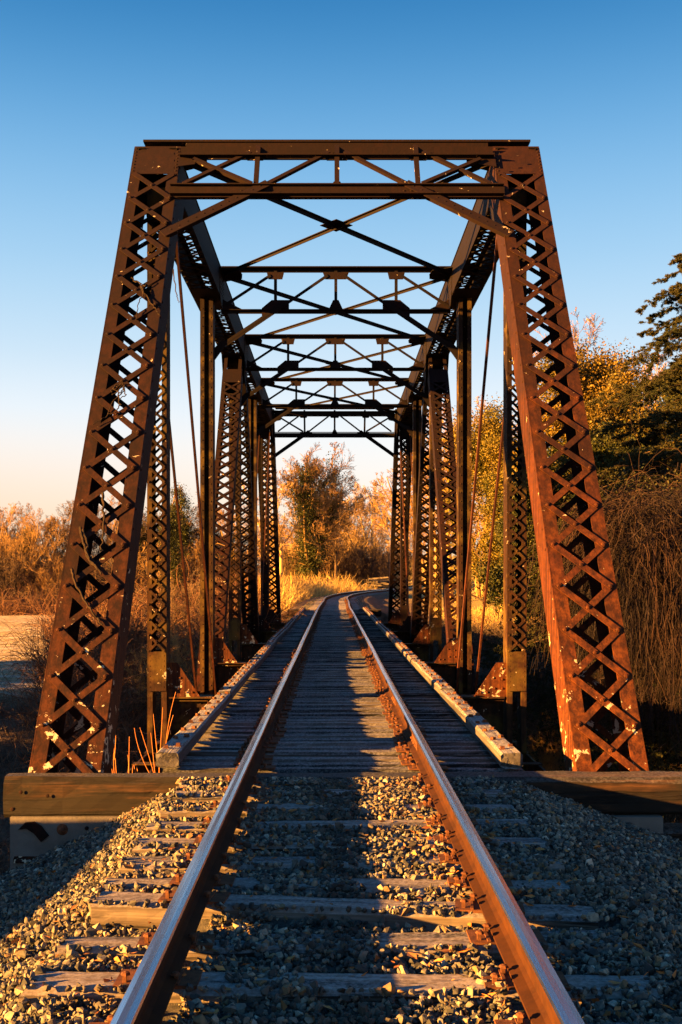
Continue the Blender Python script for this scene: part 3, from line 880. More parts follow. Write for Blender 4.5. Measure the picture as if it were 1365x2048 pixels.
for sx in (-1, 1):
    cx, cy, nx_, ny_ = rail_center(ysr, sx)
    zz = -0.1715 + 0.012 * sstep(9, 16, ysr) * vnoise(ysr, ysr * 0 + 9 * sx, 6.5, 6)
    n_, k = len(ysr), len(prof)
    V = np.zeros((n_, k, 3))
    V[:, :, 0] = cx[:, None] + nx_[:, None] * prof[None, :, 0]
    V[:, :, 1] = cy[:, None] + ny_[:, None] * prof[None, :, 0]
    V[:, :, 2] = zz[:, None] + prof[None, :, 1]
    ii = np.arange(n_ - 1)[:, None] * k; jj = np.arange(k)[None, :]; j2 = (jj + 1) % k
    Qr = np.stack([ii + jj, ii + j2, ii + k + j2, ii + k + jj], -1).reshape(-1, 4)
    mi = np.tile(np.array([1 if j in (8, 9, 10, 11, 12) else 0 for j in range(k)]), n_ - 1)
    o = np_mesh('rail', V.reshape(-1, 3), Qr, [M['railside'], M['railtop']], mi=mi)
    tag(o, ('left' if sx < 0 else 'right') + ' steel rail with a polished head and rusty sides', 'rail', 'rails of the track')
    for yj in ((10.2, 13.6) if sx > 0 else (11.9,)):
        for q in (-1, 1):
            b = MB()
            b.box((sx * 0.7525 + q * 0.021, yj, -0.1715 + 0.078), (0.018, 0.62, 0.07))
            for i in range(4): b.dome((sx * 0.7525 + q * 0.031, yj - 0.24 + i * 0.16, -0.092), 0.019, X * q, h=1.2)
            b.build('joint_bar', M['plate'], o)

# ------------------------------------------------------------------ ties
def plate_mesh():
    b = MB(); b.box((0, 0, 0.005), (0.34, 0.18, 0.014)); b.box((0.088, 0, 0.015), (0.014, 0.17, 0.010)); b.box((-0.088, 0, 0.015), (0.014, 0.17, 0.010))
    return b
def spike_mesh():
    b = MB(); b.box((0, 0, 0.018), (0.017, 0.017, 0.040)); b.dome((0.004, 0, 0.034), 0.022, Z, k=6, h=0.6); return b
def make_tie(seed, L, hw, hh, mt):
    r = np.random.default_rng(seed)
    mb = timber('t', -L / 2, L / 2, 0, -hh, hw, hh, mt, seed, 26, 0.006)
    t = mb.build('railroad_tie', M[mt], local=True)
    for sx in (-1, 1):
        p = plate_mesh().build('tie_plate', M['plate'], t, local=True); p.location = (sx * 0.7525, r.uniform(-.01, .01), 0.0)
        KIDS.setdefault(t.name, []).append(p)
        for (u, v) in ((-0.082, 0.05), (0.082, -0.05), (-0.13, -0.05)):
            s = spike_mesh().build('spike', M['plate'], p, local=True); s.location = (u, v, 0.008)
            s.rotation_euler = (0, 0, math.pi if u > 0 else 0)
            KIDS.setdefault(p.name, []).append(s)
    return t

deck_protos = [make_tie(20 + i, 3.12, 0.088, 0.105, 'decktie') for i in range(5)]
used = [False] * 5
y = 9.40
i = 0
while y < 52.4:
    k = random.randrange(5)
    t = deck_protos[k] if not used[k] else copy_tree(deck_protos[k])
    used[k] = True
    t.location = (random.uniform(-.03, .03), y, -0.188 + random.uniform(-.026, .003))
    t.rotation_euler = (random.uniform(-.04, .04), random.uniform(-.002, .002), random.uniform(-.006, .006))
    lab = 'weathered dark timber tie of the open bridge deck'
    grp = 'ties of the bridge deck'
    if i == 0: lab = 'first timber tie of the bridge deck, nearest the gravel'
    tag(t, lab, 'tie', grp)
    y += 0.288 + random.uniform(-.012, .012)
    i += 1

tie_protos = [make_tie(50 + i, 2.56, 0.112, 0.085, 'tie') for i in range(5)]
used = [False] * 5
TIES = [(8.72, 0.0, 0, 'buried'), (8.28, 0.01, 0, 0), (7.76, -0.01, 0, 0), (7.24, 0.0, 0.01, 0), (6.76, 0.01, 0, 0), (6.30, 0.0, -0.01, 0), (5.83, -0.03, 0.0, 0),
        (5.46, -0.10, 0.045, 0), (4.92, 0.012, 0.01, 0), (4.42, -0.02, 0.012, 0), (3.90, 0.01, 0.0, 0), (3.40, 0.0, 0.0, 0), (2.88, 0, 0, 0)]
names = {5.46: 'thick splintered tie lying skewed and raised out of the gravel between the rails', 8.28: 'grey wooden tie in the gravel closest to the crosswise timber',
         4.92: 'split wooden tie just in front of the raised skewed tie', 4.42: 'pale wooden tie crossing the gravel near the bottom of the picture',
         5.83: 'wooden tie just behind the raised skewed tie', 6.30: 'second grey tie behind the raised skewed tie', 6.76: 'third grey tie behind the raised skewed tie',
         7.24: 'fourth grey tie from the crosswise timber, half sunk in gravel', 7.76: 'third grey tie from the crosswise timber, well exposed at its left end', 8.72: 'tie almost buried in gravel against the crosswise timber',
         3.90: 'gravel strewn tie crossing at the very bottom of the picture', 3.40: 'wooden tie just below the bottom edge of the picture', 2.88: 'wooden tie nearest the photographer'}
for j, (yy, rz, dz, fl) in enumerate(TIES):
    k = j % 5
    t = tie_protos[k] if not used[k] else copy_tree(tie_protos[k])
    used[k] = True
    t.location = (random.uniform(-.03, .03), yy, -0.186 + (0.0 if yy != 5.46 else 0.004))
    t.rotation_euler = (0, 0, rz + random.uniform(-.008, .008))
    tag(t, names.get(yy, 'worn grey wooden tie half sunk in the gravel'), 'tie', 'wooden ties in the gravel')
# ties of the curve beyond the bridge
y = 53.0
while y < 125:
    t = copy_tree(tie_protos[random.randrange(5)])
    dx = float(track_x(y + .1) - track_x(y - .1)) / 0.2
    t.location = (float(track_x(y)), y, -0.186)
    t.rotation_euler = (0, 0, -math.atan(dx))
    tag(t, 'small distant wooden tie on the curved track beyond the bridge', 'tie', 'ties of the curve beyond the bridge')
    y += 0.53 + random.uniform(-.02, .02)

# ------------------------------------------------------------------ guard timbers
def guard(sx, y0, y1, seed, label, dz, first=False):
    r = np.random.default_rng(seed)
    n = 24; hw, hh = 0.095, 0.065
    mb = timber('t', y0, y1, 0, 0, hw, hh, 'guard', seed, n, 0.006)
    V = mb.v[0].copy()
    xc = sx * 1.485
    V2 = np.stack([xc + V[:, 1] + 0.014 * vnoise(V[:, 0], V[:, 0] * 0 + sx, 4, 12), V[:, 0], -0.115 + dz + V[:, 2] + 0.012 * vnoise(V[:, 0], V[:, 0] * 0 + 3 * sx, 3, 13)], 1)
    mb.v[0] = V2; mb.f = [f[::-1] for f in mb.f]
    o = mb.build('guard_timber', M['guard'])
    tag(o, label, 'timber', 'bolted guard timbers along the deck')
    yy = y0 + 0.22
    top = -0.115 + dz + hh
    while yy < y1 - 0.1:
        for (u, w) in ((-0.045, 0.0), (0.045, 0.12)):
            if yy + w > y1 - .05: continue
            z0 = top + 0.012 * float(vnoise(yy + w, 3.0 * sx, 3, 13))
            x0 = xc + u + 0.014 * float(vnoise(yy + w, float(sx), 4, 12))
            b = MB(); b.box((x0, yy + w, z0 + 0.014), (0.036, 0.036, 0.024), (Vector((math.cos(yy), math.sin(yy), 0)), Vector((-math.sin(yy), math.cos(yy), 0)), Z)); b.box((x0, yy + w, z0 + 0.001), (0.056, 0.056, 0.006))
            b.build('bolt_head', M['plate'], o)
        yy += 0.55
cuts = [9.26, 14.1, 18.6, 24.5, 31.0, 37.8, 44.8, 52.3]
nm = ['the nearest end of the deck', 'the second length from the near end', 'the third length from the near end', 'the middle of the truss', 'past the middle of the truss', 'near the far portal', 'the farthest end of the deck']
for sx in (-1, 1):
    for i in range(7):
        side = 'left' if sx < 0 else 'right'
        guard(sx, cuts[i] + 0.008 + 0.4 * (sx > 0 and i > 0), cuts[i + 1] - 0.008 + 0.4 * (sx > 0 and i < 6), 100 + i * 2 + sx, 'grey bolted guard timber on the %s side, %s' % (side, nm[i]), [0, .02, -.004, .012, 0, .01, 0.004][i])

# ------------------------------------------------------------------ ballast
def bz(x, y):
    x, y = np.asarray(x, float), np.asarray(y, float)
    z = -0.214 + 0.016 * vnoise(x, y, 0.45, 31) + 0.014 * vnoise(x, y, 1.3, 32)
    z = z - np.where(x < 0, 0.50 * np.maximum(0, -x - 1.22), 0.36 * np.maximum(0, x - 1.45))
    # scooped out in front of the skewed tie
    z = z - 0.05 * np.exp(-((y - 5.22) / 0.16) ** 2) * (np.abs(x) < 1.35)
    z = z - 0.085 * np.exp(-((y - 5.36) / 0.17) ** 2) * sstep(-0.75, -0.95, x) * (x > -1.6)
    z = z - 0.05 * np.exp(-((y - 7.60) / 0.10) ** 2) * sstep(-0.80, -0.95, x) * (x > -1.5)
    z = z - 0.05 * np.exp(-((y - 8.14) / 0.10) ** 2) * sstep(-0.80, -0.95, x) * (x > -1.5)
    return z
xb = np.linspace(-4.2, 4.8, 180); yb = np.linspace(0.5, 8.84, 180)
Xb, Yb = np.meshgrid(xb, yb); Zb = bz(Xb, Yb) - 0.022
ib = np.arange(180 * 180).reshape(180, 180)
Qb = np.stack([ib[:-1, :-1], ib[:-1, 1:], ib[1:, 1:], ib[1:, :-1]], -1).reshape(-1, 4)
bed = np_mesh('ballast_bed', np.stack([Xb, Yb, Zb], -1).reshape(-1, 3), Qb, M['bed'], smooth=True); tag(bed, kind='structure')

def rock_protos(n, seed):
    r = np.random.default_rng(seed)
    import bmesh
    out = []
    for _ in range(n):
        P = r.normal(0, 1, (13, 3)); P /= np.linalg.norm(P, axis=1)[:, None]
        P *= r.uniform(0.75, 1.0, (13, 1)); P *= np.array([1.0, r.uniform(.6, .9), r.uniform(.45, .75)])
        bm = bmesh.new()
        for p in P: bm.verts.new(p)
        res = bmesh.ops.convex_hull(bm, input=bm.verts)
        bmesh.ops.delete(bm, geom=[v for v in bm.verts if not v.link_faces], context='VERTS')
        bmesh.ops.triangulate(bm, faces=bm.faces[:])
        bm.verts.index_update()
        out.append((np.array([v.co[:] for v in bm.verts]), np.array([[v.index for v in f.verts] for f in bm.faces])))
        bm.free()
    return out
protos = rock_protos(14, 5)

def rand_rot(n, r):
    q = r.normal(0, 1, (n, 4)); q /= np.linalg.norm(q, axis=1)[:, None]
    w, x, y, z = q.T
    return np.stack([1 - 2 * (y * y + z * z), 2 * (x * y - z * w), 2 * (x * z + y * w), 2 * (x * y + z * w), 1 - 2 * (x * x + z * z), 2 * (y * z - x * w), 2 * (x * z - y * w), 2 * (y * z + x * w), 1 - 2 * (x * x + y * y)], -1).reshape(n, 3, 3)

def scatter(protos, pos, size, seed, tilt=True):
    r = np.random.default_rng(seed)
    which = r.integers(0, len(protos), len(pos))
    Vs, Fs, off = [], [], 0
    for k, (PV, PF) in enumerate(protos):
        s = which == k; n = s.sum()
        if n == 0: continue
        Rm = rand_rot(n, r)
        V = np.einsum('vj,nij->nvi', PV, Rm) * size[s][:, None, None] + pos[s][:, None, :]
        Vs.append(V.reshape(-1, 3))
        Fs.append((PF[None] + (np.arange(n) * len(PV))[:, None, None] + off).reshape(-1, 3))
        off += n * len(PV)
    return np.concatenate(Vs), np.concatenate(Fs)

def ballast():
    r = np.random.default_rng(77)
    n = 84000
    y = 2.6 + (8.86 - 2.6) * r.random(n); x = r.uniform(-4.0, 4.4, n)
    sz = np.clip(r.lognormal(math.log(0.0205), 0.32, n), 0.009, 0.042)
    keep = np.abs(x) < 0.33 * y + 0.45
    keep &= ~(np.abs(np.abs(x) - 0.7525) < 0.085 + sz * .5)
    keep &= ~((y > 8.78) & (x < 1.9) & (bz(x, y) > -0.2))
    # mostly off the ties
    on = np.zeros(n, bool)
    for (yy, rz, dz, fl) in TIES:
        d = np.abs((y - yy) - math.tan(rz) * x)
        cover = vnoise(x, y, 0.35, 40 + int(yy * 10)) > (0.12 if yy not in (5.46,) else 0.6)
        if yy == 8.72: cover[:] = True
        on |= (d < 0.105 - sz * 0.3) & (np.abs(x) < 1.27) & ~cover
    keep &= ~on
    x, y, sz = x[keep], y[keep], sz[keep]
    z = bz(x, y) + r.uniform(-0.012, 0.016, len(x))
    # pile stones up and over the tie tops where they are covered
    for (yy, rz, dz, fl) in TIES:
        d = np.abs((y - yy) - math.tan(rz) * x)
        top = (d < 0.125) & (np.abs(x) < 1.3)
        z = np.where(top, np.maximum(z, -0.186 + 0.004), z)
    return scatter(protos, np.stack([x, y, z], 1), sz, 5)
V, Fq = ballast()
r = np.random.default_rng(78); n = 42000
y_ = 2.6 + 6.2 * r.random(n); x_ = r.uniform(-3.4, 3.8, n); k_ = (np.abs(x_) < 0.33 * y_ + 0.3) & (np.abs(np.abs(x_) - .7525) > .08)
x_, y_ = x_[k_], y_[k_]
V2, F2 = scatter(protos[:6], np.stack([x_, y_, bz(x_, y_) - .004 + r.uniform(-.008, .010, len(x_))], 1), r.uniform(.005, .012, len(x_)), 8)
V, Fq = np.concatenate([V, V2]), np.concatenate([Fq, F2 + len(V)])
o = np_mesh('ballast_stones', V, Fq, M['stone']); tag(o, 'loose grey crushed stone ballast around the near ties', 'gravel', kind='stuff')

# far track bed
n = 90
yb = np.linspace(52.6, 150, 120); off = np.linspace(-2.9, 2.9, 12)
Yf, Of = np.meshgrid(yb, off, indexing='ij')
Xf = track_x(Yf) + Of; Zf = -0.215 - 0.35 * np.maximum(0, np.abs(Of) - 1.75) + 0.01 * vnoise(Xf, Yf, .5, 3)
ib = np.arange(120 * 12).reshape(120, 12)
Qf = np.stack([ib[:-1, :-1], ib[:-1, 1:], ib[1:, 1:], ib[1:, :-1]], -1).reshape(-1, 4)
bed2 = np_mesh('track_bed', np.stack([Xf, Yf, Zf], -1).reshape(-1, 3), Qf, M['bed'], smooth=True); tag(bed2, kind='structure')
r = np.random.default_rng(9)
yy = 53 + 40 * r.random(9000) ** 1.4; oo = r.uniform(-2.6, 2.6, 9000)
keep = np.abs(np.abs(oo) - .75) > .12
yy, oo = yy[keep], oo[keep]
pos = np.stack([track_x(yy) + oo, yy, -0.215 - 0.35 * np.maximum(0, np.abs(oo) - 1.75)], 1)
V, Fq = scatter(protos, pos, r.uniform(.02, .045, len(yy)), 6)
o = np_mesh('ballast_stones', V, Fq, M['stone']); tag(o, 'grey crushed stone along the curved track beyond the bridge', 'gravel', kind='stuff')

# fallen leaves
def leaves():
    r = np.random.default_rng(15); n = 1500
    y = 3.2 + 5.6 * r.random(n); side = r.choice([-1, 1], n)
    x = np.where(r.random(n) < .55, side * 0.7525 + r.normal(0, 0.22, n), r.uniform(-2.2, 2.4, n))
    k = (np.abs(np.abs(x) - .7525) > .09)
    x, y = x[k], y[k]; n = len(x)
    z = bz(x, y) + 0.028
    L = r.uniform(.012, .042, n); Wd = L * r.uniform(.3, .6, n)
    base = np.array([(-1, 0, 0), (-.2, -1, .15), (1, 0, .1), (-.2, 1, .25)], float)
    Rm = rand_rot(n, r)
    P = base[None] * np.stack([L, Wd, L], 1)[:, None, :]
    V = np.einsum('nvj,nij->nvi', P, Rm) * np.array([1, 1, .45]) + np.stack([x, y, z], 1)[:, None]
    return V.reshape(-1, 3), np.arange(n * 4).reshape(-1, 4)
V, Q4 = leaves()
o = np_mesh('fallen_leaves', V, Q4, M['leaf']); tag(o, 'scattered small brown leaves caught beside the rails', 'leaves', kind='stuff')
#VEG
# ------------------------------------------------------------------ vegetation tools
def tubes(P, Rr, k=3):
    """P (B,n,3) polylines, Rr (B,n) radii -> verts, quads"""
    B, n, _ = P.shape
    T = np.gradient(P, axis=1); T /= np.linalg.norm(T, axis=2, keepdims=True) + 1e-9
    ref = np.where(np.abs(T[:, :1, 2:3]) > 0.8, np.array([1.0, 0, 0]), np.array([0, 0, 1.0]))
    a = np.cross(T, np.broadcast_to(ref, T.shape)); a /= np.linalg.norm(a, axis=2, keepdims=True) + 1e-9
    b = np.cross(T, a)
    th = np.arange(k) * 2 * np.pi / k
    V = P[:, :, None] + Rr[:, :, None, None] * (a[:, :, None] * np.cos(th)[:, None] + b[:, :, None] * np.sin(th)[:, None])
    i = (np.arange(B)[:, None, None] * n + np.arange(n - 1)[None, :, None]) * k
    j = np.arange(k)[None, None]; j2 = (j + 1) % k
    Q = np.stack([i + j, i + j2, i + k + j2, i + k + j], -1).reshape(-1, 4)
    return V.reshape(-1, 3), Q

def ribbons(P, Wd, r):
    """thin flat strips along polylines"""
    B, n, _ = P.shape
    T = np.gradient(P, axis=1)
    a = np.cross(T, r.normal(0, 1, (B, 1, 3))); a /= np.linalg.norm(a, axis=2, keepdims=True) + 1e-9
    tp = np.linspace(1, 0.35, n)[None, :, None]
    V = np.stack([P - a * Wd[:, None, None] * tp, P + a * Wd[:, None, None] * tp], 2)
    i = (np.arange(B)[:, None] * n + np.arange(n - 1)[None]) * 2
    Q = np.stack([i, i + 1, i + 3, i + 2], -1).reshape(-1, 4)
    return V.reshape(-1, 3), Q

def joinvq(parts):
    Vs, Qs, o = [], [], 0
    for V, Q in parts:
        Vs.append(V); Qs.append(Q + o); o += len(V)
    return np.concatenate(Vs), np.concatenate(Qs)

def walk(start, d0, L, n, r, wob=0.25, up=0.0, droop=0.0):
    B = len(start)
    P = np.zeros((B, n, 3)); P[:, 0] = start; d = d0.copy()
    st = (L / (n - 1))[:, None]
    for i in range(1, n):
        d = d + r.normal(0, wob, (B, 3)) + np.array([0, 0, up - droop * i / n])
        d /= np.linalg.norm(d, axis=1, keepdims=True) + 1e-9
        P[:, i] = P[:, i - 1] + d * st
    return P

def children(P, Rr, m, t0, t1, ang, ratio, n, r, wob, up, rr=0.5, taper=0.25, flat=0.0, droop=0.0, lenpow=0.5):
    B, k, _ = P.shape
    par = np.repeat(np.arange(B), m)
    t = r.uniform(t0, t1, len(par)) * (k - 1)
    i = np.minimum(t.astype(int), k - 2); f = (t - i)[:, None]
    s = P[par, i] * (1 - f) + P[par, i + 1] * f
    T = P[par, i + 1] - P[par, i]; T /= np.linalg.norm(T, axis=1, keepdims=True) + 1e-9
    q = r.normal(0, 1, (len(par), 3)); q[:, 2] *= (1 - flat)
    q -= T * (q * T).sum(1, keepdims=True); q /= np.linalg.norm(q, axis=1, keepdims=True) + 1e-9
    a = np.radians(r.normal(ang, ang * 0.22, len(par)))[:, None]
    d = T * np.cos(a) + q * np.sin(a)
    plen = np.linalg.norm(np.diff(P, axis=1), axis=2).sum(1)[par]
    L = plen * ratio * (1.15 - t / (k - 1)) ** lenpow * r.uniform(0.6, 1.25, len(par))
    r0 = (Rr[par, i] * (1 - f[:, 0]) + Rr[par, i + 1] * f[:, 0]) * rr
    C_ = walk(s, d, L, n, r, wob, up, droop)
    return C_, r0[:, None] * np.linspace(1, taper, n)[None]

def finish_tree(name, wood_parts, twig_parts, bark, label, group=None, leaf=None, leafmat=None, leafname='crown', twigmat=None):
    root = empty(name, (0, 0, 0), label, 'tree' if 'tree' in name or 'cedar' in name else 'shrub', group)
    V, Q = joinvq([tubes(*p) for p in wood_parts])
    o = np_mesh('trunk' if 'shrub' not in name else 'stem', V, Q, bark, root); KIDS[root.name] = [o]
    if twig_parts:
        V, Q = joinvq([tubes(*p) for p in twig_parts])
        o = np_mesh('crown', V, Q, twigmat or bark, root); KIDS[root.name].append(o)
    if leaf is not None:
        o = np_mesh(leafname, leaf[0], leaf[1], leafmat, root); KIDS[root.name].append(o)
    return root

def leafcards(C_, sz, r, flat=0.0, asp=0.6):
    n = len(C_)
    Rm = rand_rot(n, r)
    base = np.array([(-1, 0, 0), (0, -asp, 0.12), (1, 0, 0), (0, asp, 0.12)])
    V = np.einsum('vj,nij->nvi', base, Rm) * (sz * r.uniform(.6, 1.3, n))[:, None, None]
    V[:, :, 2] *= (1 - flat)
    V += C_[:, None]
    return V.reshape(-1, 3), np.arange(n * 4).reshape(-1, 4)

def bare_tree(seed, H, label, bark, spread=1.0, thick=1.0, ivy=0, dense=1.0, forks=2, px=0.03):
    r = np.random.default_rng(seed)
    nt_ = 10
    B = forks
    d0 = np.stack([r.normal(0, .16, B) * (B > 1), r.normal(0, .16, B) * (B > 1), np.ones(B)], 1)
    P0 = walk(np.zeros((B, 3)) + r.normal(0, .08, (B, 3)) * [1, 1, 0], d0, H * r.uniform(.72, .92, B), nt_, r, 0.07, 0.05)
    P0[:, 0, 2] = -0.3
    R0 = (H * 0.0125 * thick) * np.linspace(1, .22, nt_)[None] * np.ones((B, 1))
    P1, R1 = children(P0, R0, int(11 * dense), .22, .98, 42, 0.42 * spread, 8, r, .13, .07, .45)
    P2, R2 = children(P1, R1, int(7 * dense), .2, 1, 38, 0.5, 6, r, .16, .06, .6)
    P3, R3 = children(P2, R2, 7, .15, 1, 36, 0.55, 5, r, .18, .05, .6)
    P4, R4 = children(P3, R3, 5, .2, 1, 34, 0.6, 4, r, .2, .04, .7)
    mn = px * 0.17
    leaf = None
    if ivy:
        pts = np.concatenate([P0[:, :8].reshape(-1, 3), P0[:, 1:9].reshape(-1, 3), P1[:, :4].reshape(-1, 3)])
        pts = np.concatenate([pts] * ivy)
        # along the stems
        par = r.integers(0, B, 9000 * ivy // 10); t = r.uniform(0, 1, len(par)) ** .9 * (nt_ - 2.4); i = t.astype(int); f = (t - i)[:, None]
        c = P0[par, i] * (1 - f) + P0[par, i + 1] * f
        hgt = c[:, 2] / H
        c = c + r.normal(0, 1, c.shape) * (0.045 * H * (0.6 + 0.5 * np.sin(hgt * 21) ** 2))[:, None] * [1, 1, .7]
        par = r.integers(0, len(P1), 12000 * ivy // 10); t = r.uniform(0, 4.2, len(par)); i = t.astype(int); f = (t - i)[:, None]
        c1 = P1[par, i] * (1 - f) + P1[par, i + 1] * f
        keep = r.uniform(0, 1, len(c1)) < np.clip(1.15 - c1[:, 2] / H, 0.05, 1)
        c1 = c1[keep] + r.normal(0, .024 * H, (keep.sum(), 3))
        c = np.concatenate([c, c1])
        leaf = leafcards(c, np.full(len(c), 0.055), r)
    return finish_tree('bare_tree' if not ivy else 'ivy_clad_tree', [(P0, R0, 7), (P1, R1, 5)], [(P2, np.maximum(R2, mn * 1.2), 3), (P3, np.maximum(R3, mn), 3), (P4, np.maximum(R4, mn * 0.85), 3)], M[bark], label, None, leaf, M['ivy'], 'ivy')

def shrub(seed, H, label, bark, n=26, spread=.6, px=.03):
    r = np.random.default_rng(seed)
    a = r.uniform(0, 2 * np.pi, n)
    d = np.stack([np.cos(a) * r.uniform(.1, spread, n), np.sin(a) * r.uniform(.1, spread, n), np.ones(n)], 1)
    P0 = walk(r.normal(0, H * .09, (n, 3)) * [1, 1, 0] - [0, 0, .2], d, H * r.uniform(.6, 1.1, n), 7, r, .12, 0.02)
    R0 = H * .0052 * np.linspace(1, .3, 7)[None] * np.ones((n, 1))
    P1, R1 = children(P0, R0, 7, .15, 1, 36, .45, 6, r, .15, .05, .6)
    P2, R2 = children(P1, R1, 6, .15, 1, 36, .55, 5, r, .2, .04, .6)
    P3, R3 = children(P2, R2, 3, .15, 1, 36, .6, 4, r, .2, .03, .7)
    mn = px * .17
    return finish_tree('shrub', [(P0, R0, 4)], [(P1, np.maximum(R1, mn * 1.3), 3), (P2, np.maximum(R2, mn), 3), (P3, np.maximum(R3, mn * .85), 3)], M[bark], label)

def place(o, x, y, rz=0.0, s=1.0, z=None, sink=0.05, sz=None):
    zz = float(terrain(x, y)) if z is None else z
    o.location = (x, y, zz - sink); o.rotation_euler = (0, 0, rz); o.scale = (s, s, sz or s)
    return o

# ------------------------------------------------------------------ trees
protoB = [bare_tree(200 + i, 10.0, 't', ['bark', 'bark', 'barkdark', 'bark'][i], 1.0 + .15 * i, 1.0, forks=[2, 3, 2, 1][i], px=.045) for i in range(4)]
protoS = [shrub(300 + i, 4.0, 's', ['bark', 'barkdark', 'barkdark'][i], px=.045) for i in range(3)]
usedp = set()
def inst(p):
    if p.name in usedp: return copy_tree(p)
    usedp.add(p.name); return p

def X_at(px, D): return CAMX + (px - 667.0) * D / F

rv = random.Random(5)
# line of bare trees behind the frosty field
for i in range(44):
    px = -120 + i * 14.0 + rv.uniform(-9, 9)
    D = rv.uniform(89, 99)
    t = inst(protoB[rv.randrange(4)])
    place(t, X_at(px, D), D, rv.uniform(0, 6.3), rv.uniform(.72, 1.02))
    tag(t, 'bare winter tree in the tangled line behind the frosty field', 'tree', 'bare trees behind the field')
for i in range(64):
    px = -120 + i * 9.6 + rv.uniform(-8, 8)
    D = rv.uniform(86, 93)
    t = inst(protoS[rv.randrange(3)])
    place(t, X_at(px, D), D, rv.uniform(0, 6.3), rv.uniform(.75, 1.35))
    tag(t, 'twiggy leafless shrub at the foot of the trees behind the field', 'shrub', 'shrubs behind the field')
for (px, top, D, lab) in ((30, 1012, 92, 'slim ivy covered snag standing above the far left shrubs'), (342, 965, 84, 'ivy covered trunk seen between the left hip post and the tie bars'), (378, 948, 88, 'tall ivy covered trunk seen just left of the solid left post'), (250, 1000, 90, 'ivy covered trunk seen close to the left end post')):
    t = bare_tree(int(px) + 900, 10, lab, 'bark', .55, 1.0, ivy=9, dense=.7, forks=1, px=.045)
    gz = float(terrain(X_at(px, D), D)); h = CAMZ + (1152 - top) * D / F - gz
    place(t, X_at(px, D), D, 1.0, h / 9.0); t['label'] = lab

# centre: big ivy tree and neighbours behind the golden grass
D = 108
for (px, top, D, lab, ivy, sp, fk, bk, rz) in (
        (612, 872, 122, 'tall bare tree with dark ivy climbing its limbs, beyond the far portal', 22, 1.2, 4, 'bark', 0.4),
        (560, 905, 118, 'bare pale tree at the left of the tall ivy tree', 0, .9, 2, 'barkpale', 1.0),
        (668, 960, 128, 'dark bare tree at the right of the tall ivy tree', 0, 1.0, 2, 'barkdark', 2.0),
        (735, 985, 136, 'sunlit pale branching tree beside the curve of the track', 0, 1.3, 3, 'barkpale', 3.0),
        (800, 880, 96, 'thin bare tree just inside the right leg of the far portal', 0, .9, 1, 'bark', 4.0),
        (705, 985, 140, 'bare tree in the gap left of the sunlit pale tree', 0, 1.2, 2, 'barkdark', 5.0),
        (640, 1000, 132, 'low bare tree behind the tall ivy tree', 0, 1.3, 2, 'bark', 5.4)):
    t = bare_tree(int(px) + 11, 10, lab, bk, sp, 1.15, ivy=ivy, dense=1.3 if ivy else 1.2, forks=fk, px=.05)
    gz = float(terrain(X_at(px, D), D)); h = CAMZ + (1152 - top) * D / F - gz
    place(t, X_at(px, D), D, rz, h / (9.5 if ivy else 9.2)); t['label'] = lab
for i in range(26):
    px = 545 + i * 10.5 + rv.uniform(-5, 5)
    D = rv.uniform(128, 155)
    t = inst(protoS[rv.randrange(3)])
    if abs(X_at(px, D) - float(track_x(D))) < 3.0: D = 150
    place(t, X_at(px, D), D, rv.uniform(0, 6.3), rv.uniform(1.1, 1.9))
    tag(t, 'leafless thicket shrub beyond the golden grass at the end of the track', 'shrub', 'shrubs beyond the bend')
for i in range(14):
    px = 540 + i * 20 + rv.uniform(-8, 8)
    D = rv.uniform(150, 175)
    t = inst(protoB[rv.randrange(4)])
    place(t, X_at(px, D), D, rv.uniform(0, 6.3), rv.uniform(1.0, 1.35))
    tag(t, 'bare tree of the distant wood past the bend in the track', 'tree', 'trees past the bend')

# right: bare trees behind, leafy evergreens, cedar
for (px, top, D, lab) in ((905, 775, 74, 'bare tree seen behind the solid right post'), (965, 770, 78, 'tall bare tree behind the right tie bars'), (860, 850, 86, 'slim bare tree behind the right laced diagonal'),
                          (1165, 690, 64, 'bare tree top showing above the evergreen beside the right end post'), (1235, 705, 60, 'bare tree behind the cedar on the right'), (1300, 760, 62, 'bare twiggy tree seen through the lower cedar boughs'), (1020, 850, 70, 'bare tree behind the laced right hip post')):
    t = inst(protoB[rv.randrange(4)]) if False else copy_tree(protoB[rv.randrange(4)])
    gz = float(terrain(X_at(px, D), D)); h = CAMZ + (1152 - top) * D / F - gz
    place(t, X_at(px, D), D, rv.uniform(0, 6), h / 9.3); tag(t, lab, 'tree')
    if 'group' in t: del t['group']

def leafy_tree(name, seed, H, Wd, label, leafm, nleaf, leafsz, low=.06, px=.03, gaps=.55):
    r = np.random.default_rng(seed)
    P0 = walk(np.zeros((1, 3)), np.array([[0, 0, 1.0]]), np.array([H * .9]), 10, r, .05, .05); P0[:, 0, 2] = -.4
    R0 = H * .018 * np.linspace(1, .2, 10)[None]
    P1, R1 = children(P0, R0, 46, low, 1, 62, Wd / H * 0.62, 7, r, .12, .05, .45, lenpow=.45)
    P2, R2 = children(P1, R1, 7, .25, 1, 42, .45, 5, r, .2, .05, .5)
    cl = P2[:, -1]
    cl = np.concatenate([cl, P2[:, 2], P1[:, -1]])
    cl = cl[r.uniform(0, 1, len(cl)) < gaps]
    c = cl[r.integers(0, len(cl), nleaf)]
    rad = H * .035 * r.uniform(.5, 1.3, len(cl))
    c = c + r.normal(0, 1, c.shape) * (H * .030)
    leaf = leafcards(c, np.full(nleaf, leafsz), r)
    return finish_tree(name, [(P0, R0, 7), (P1, R1, 4)], None, M['barkdark'], label, None, leaf, M[leafm], 'crown')

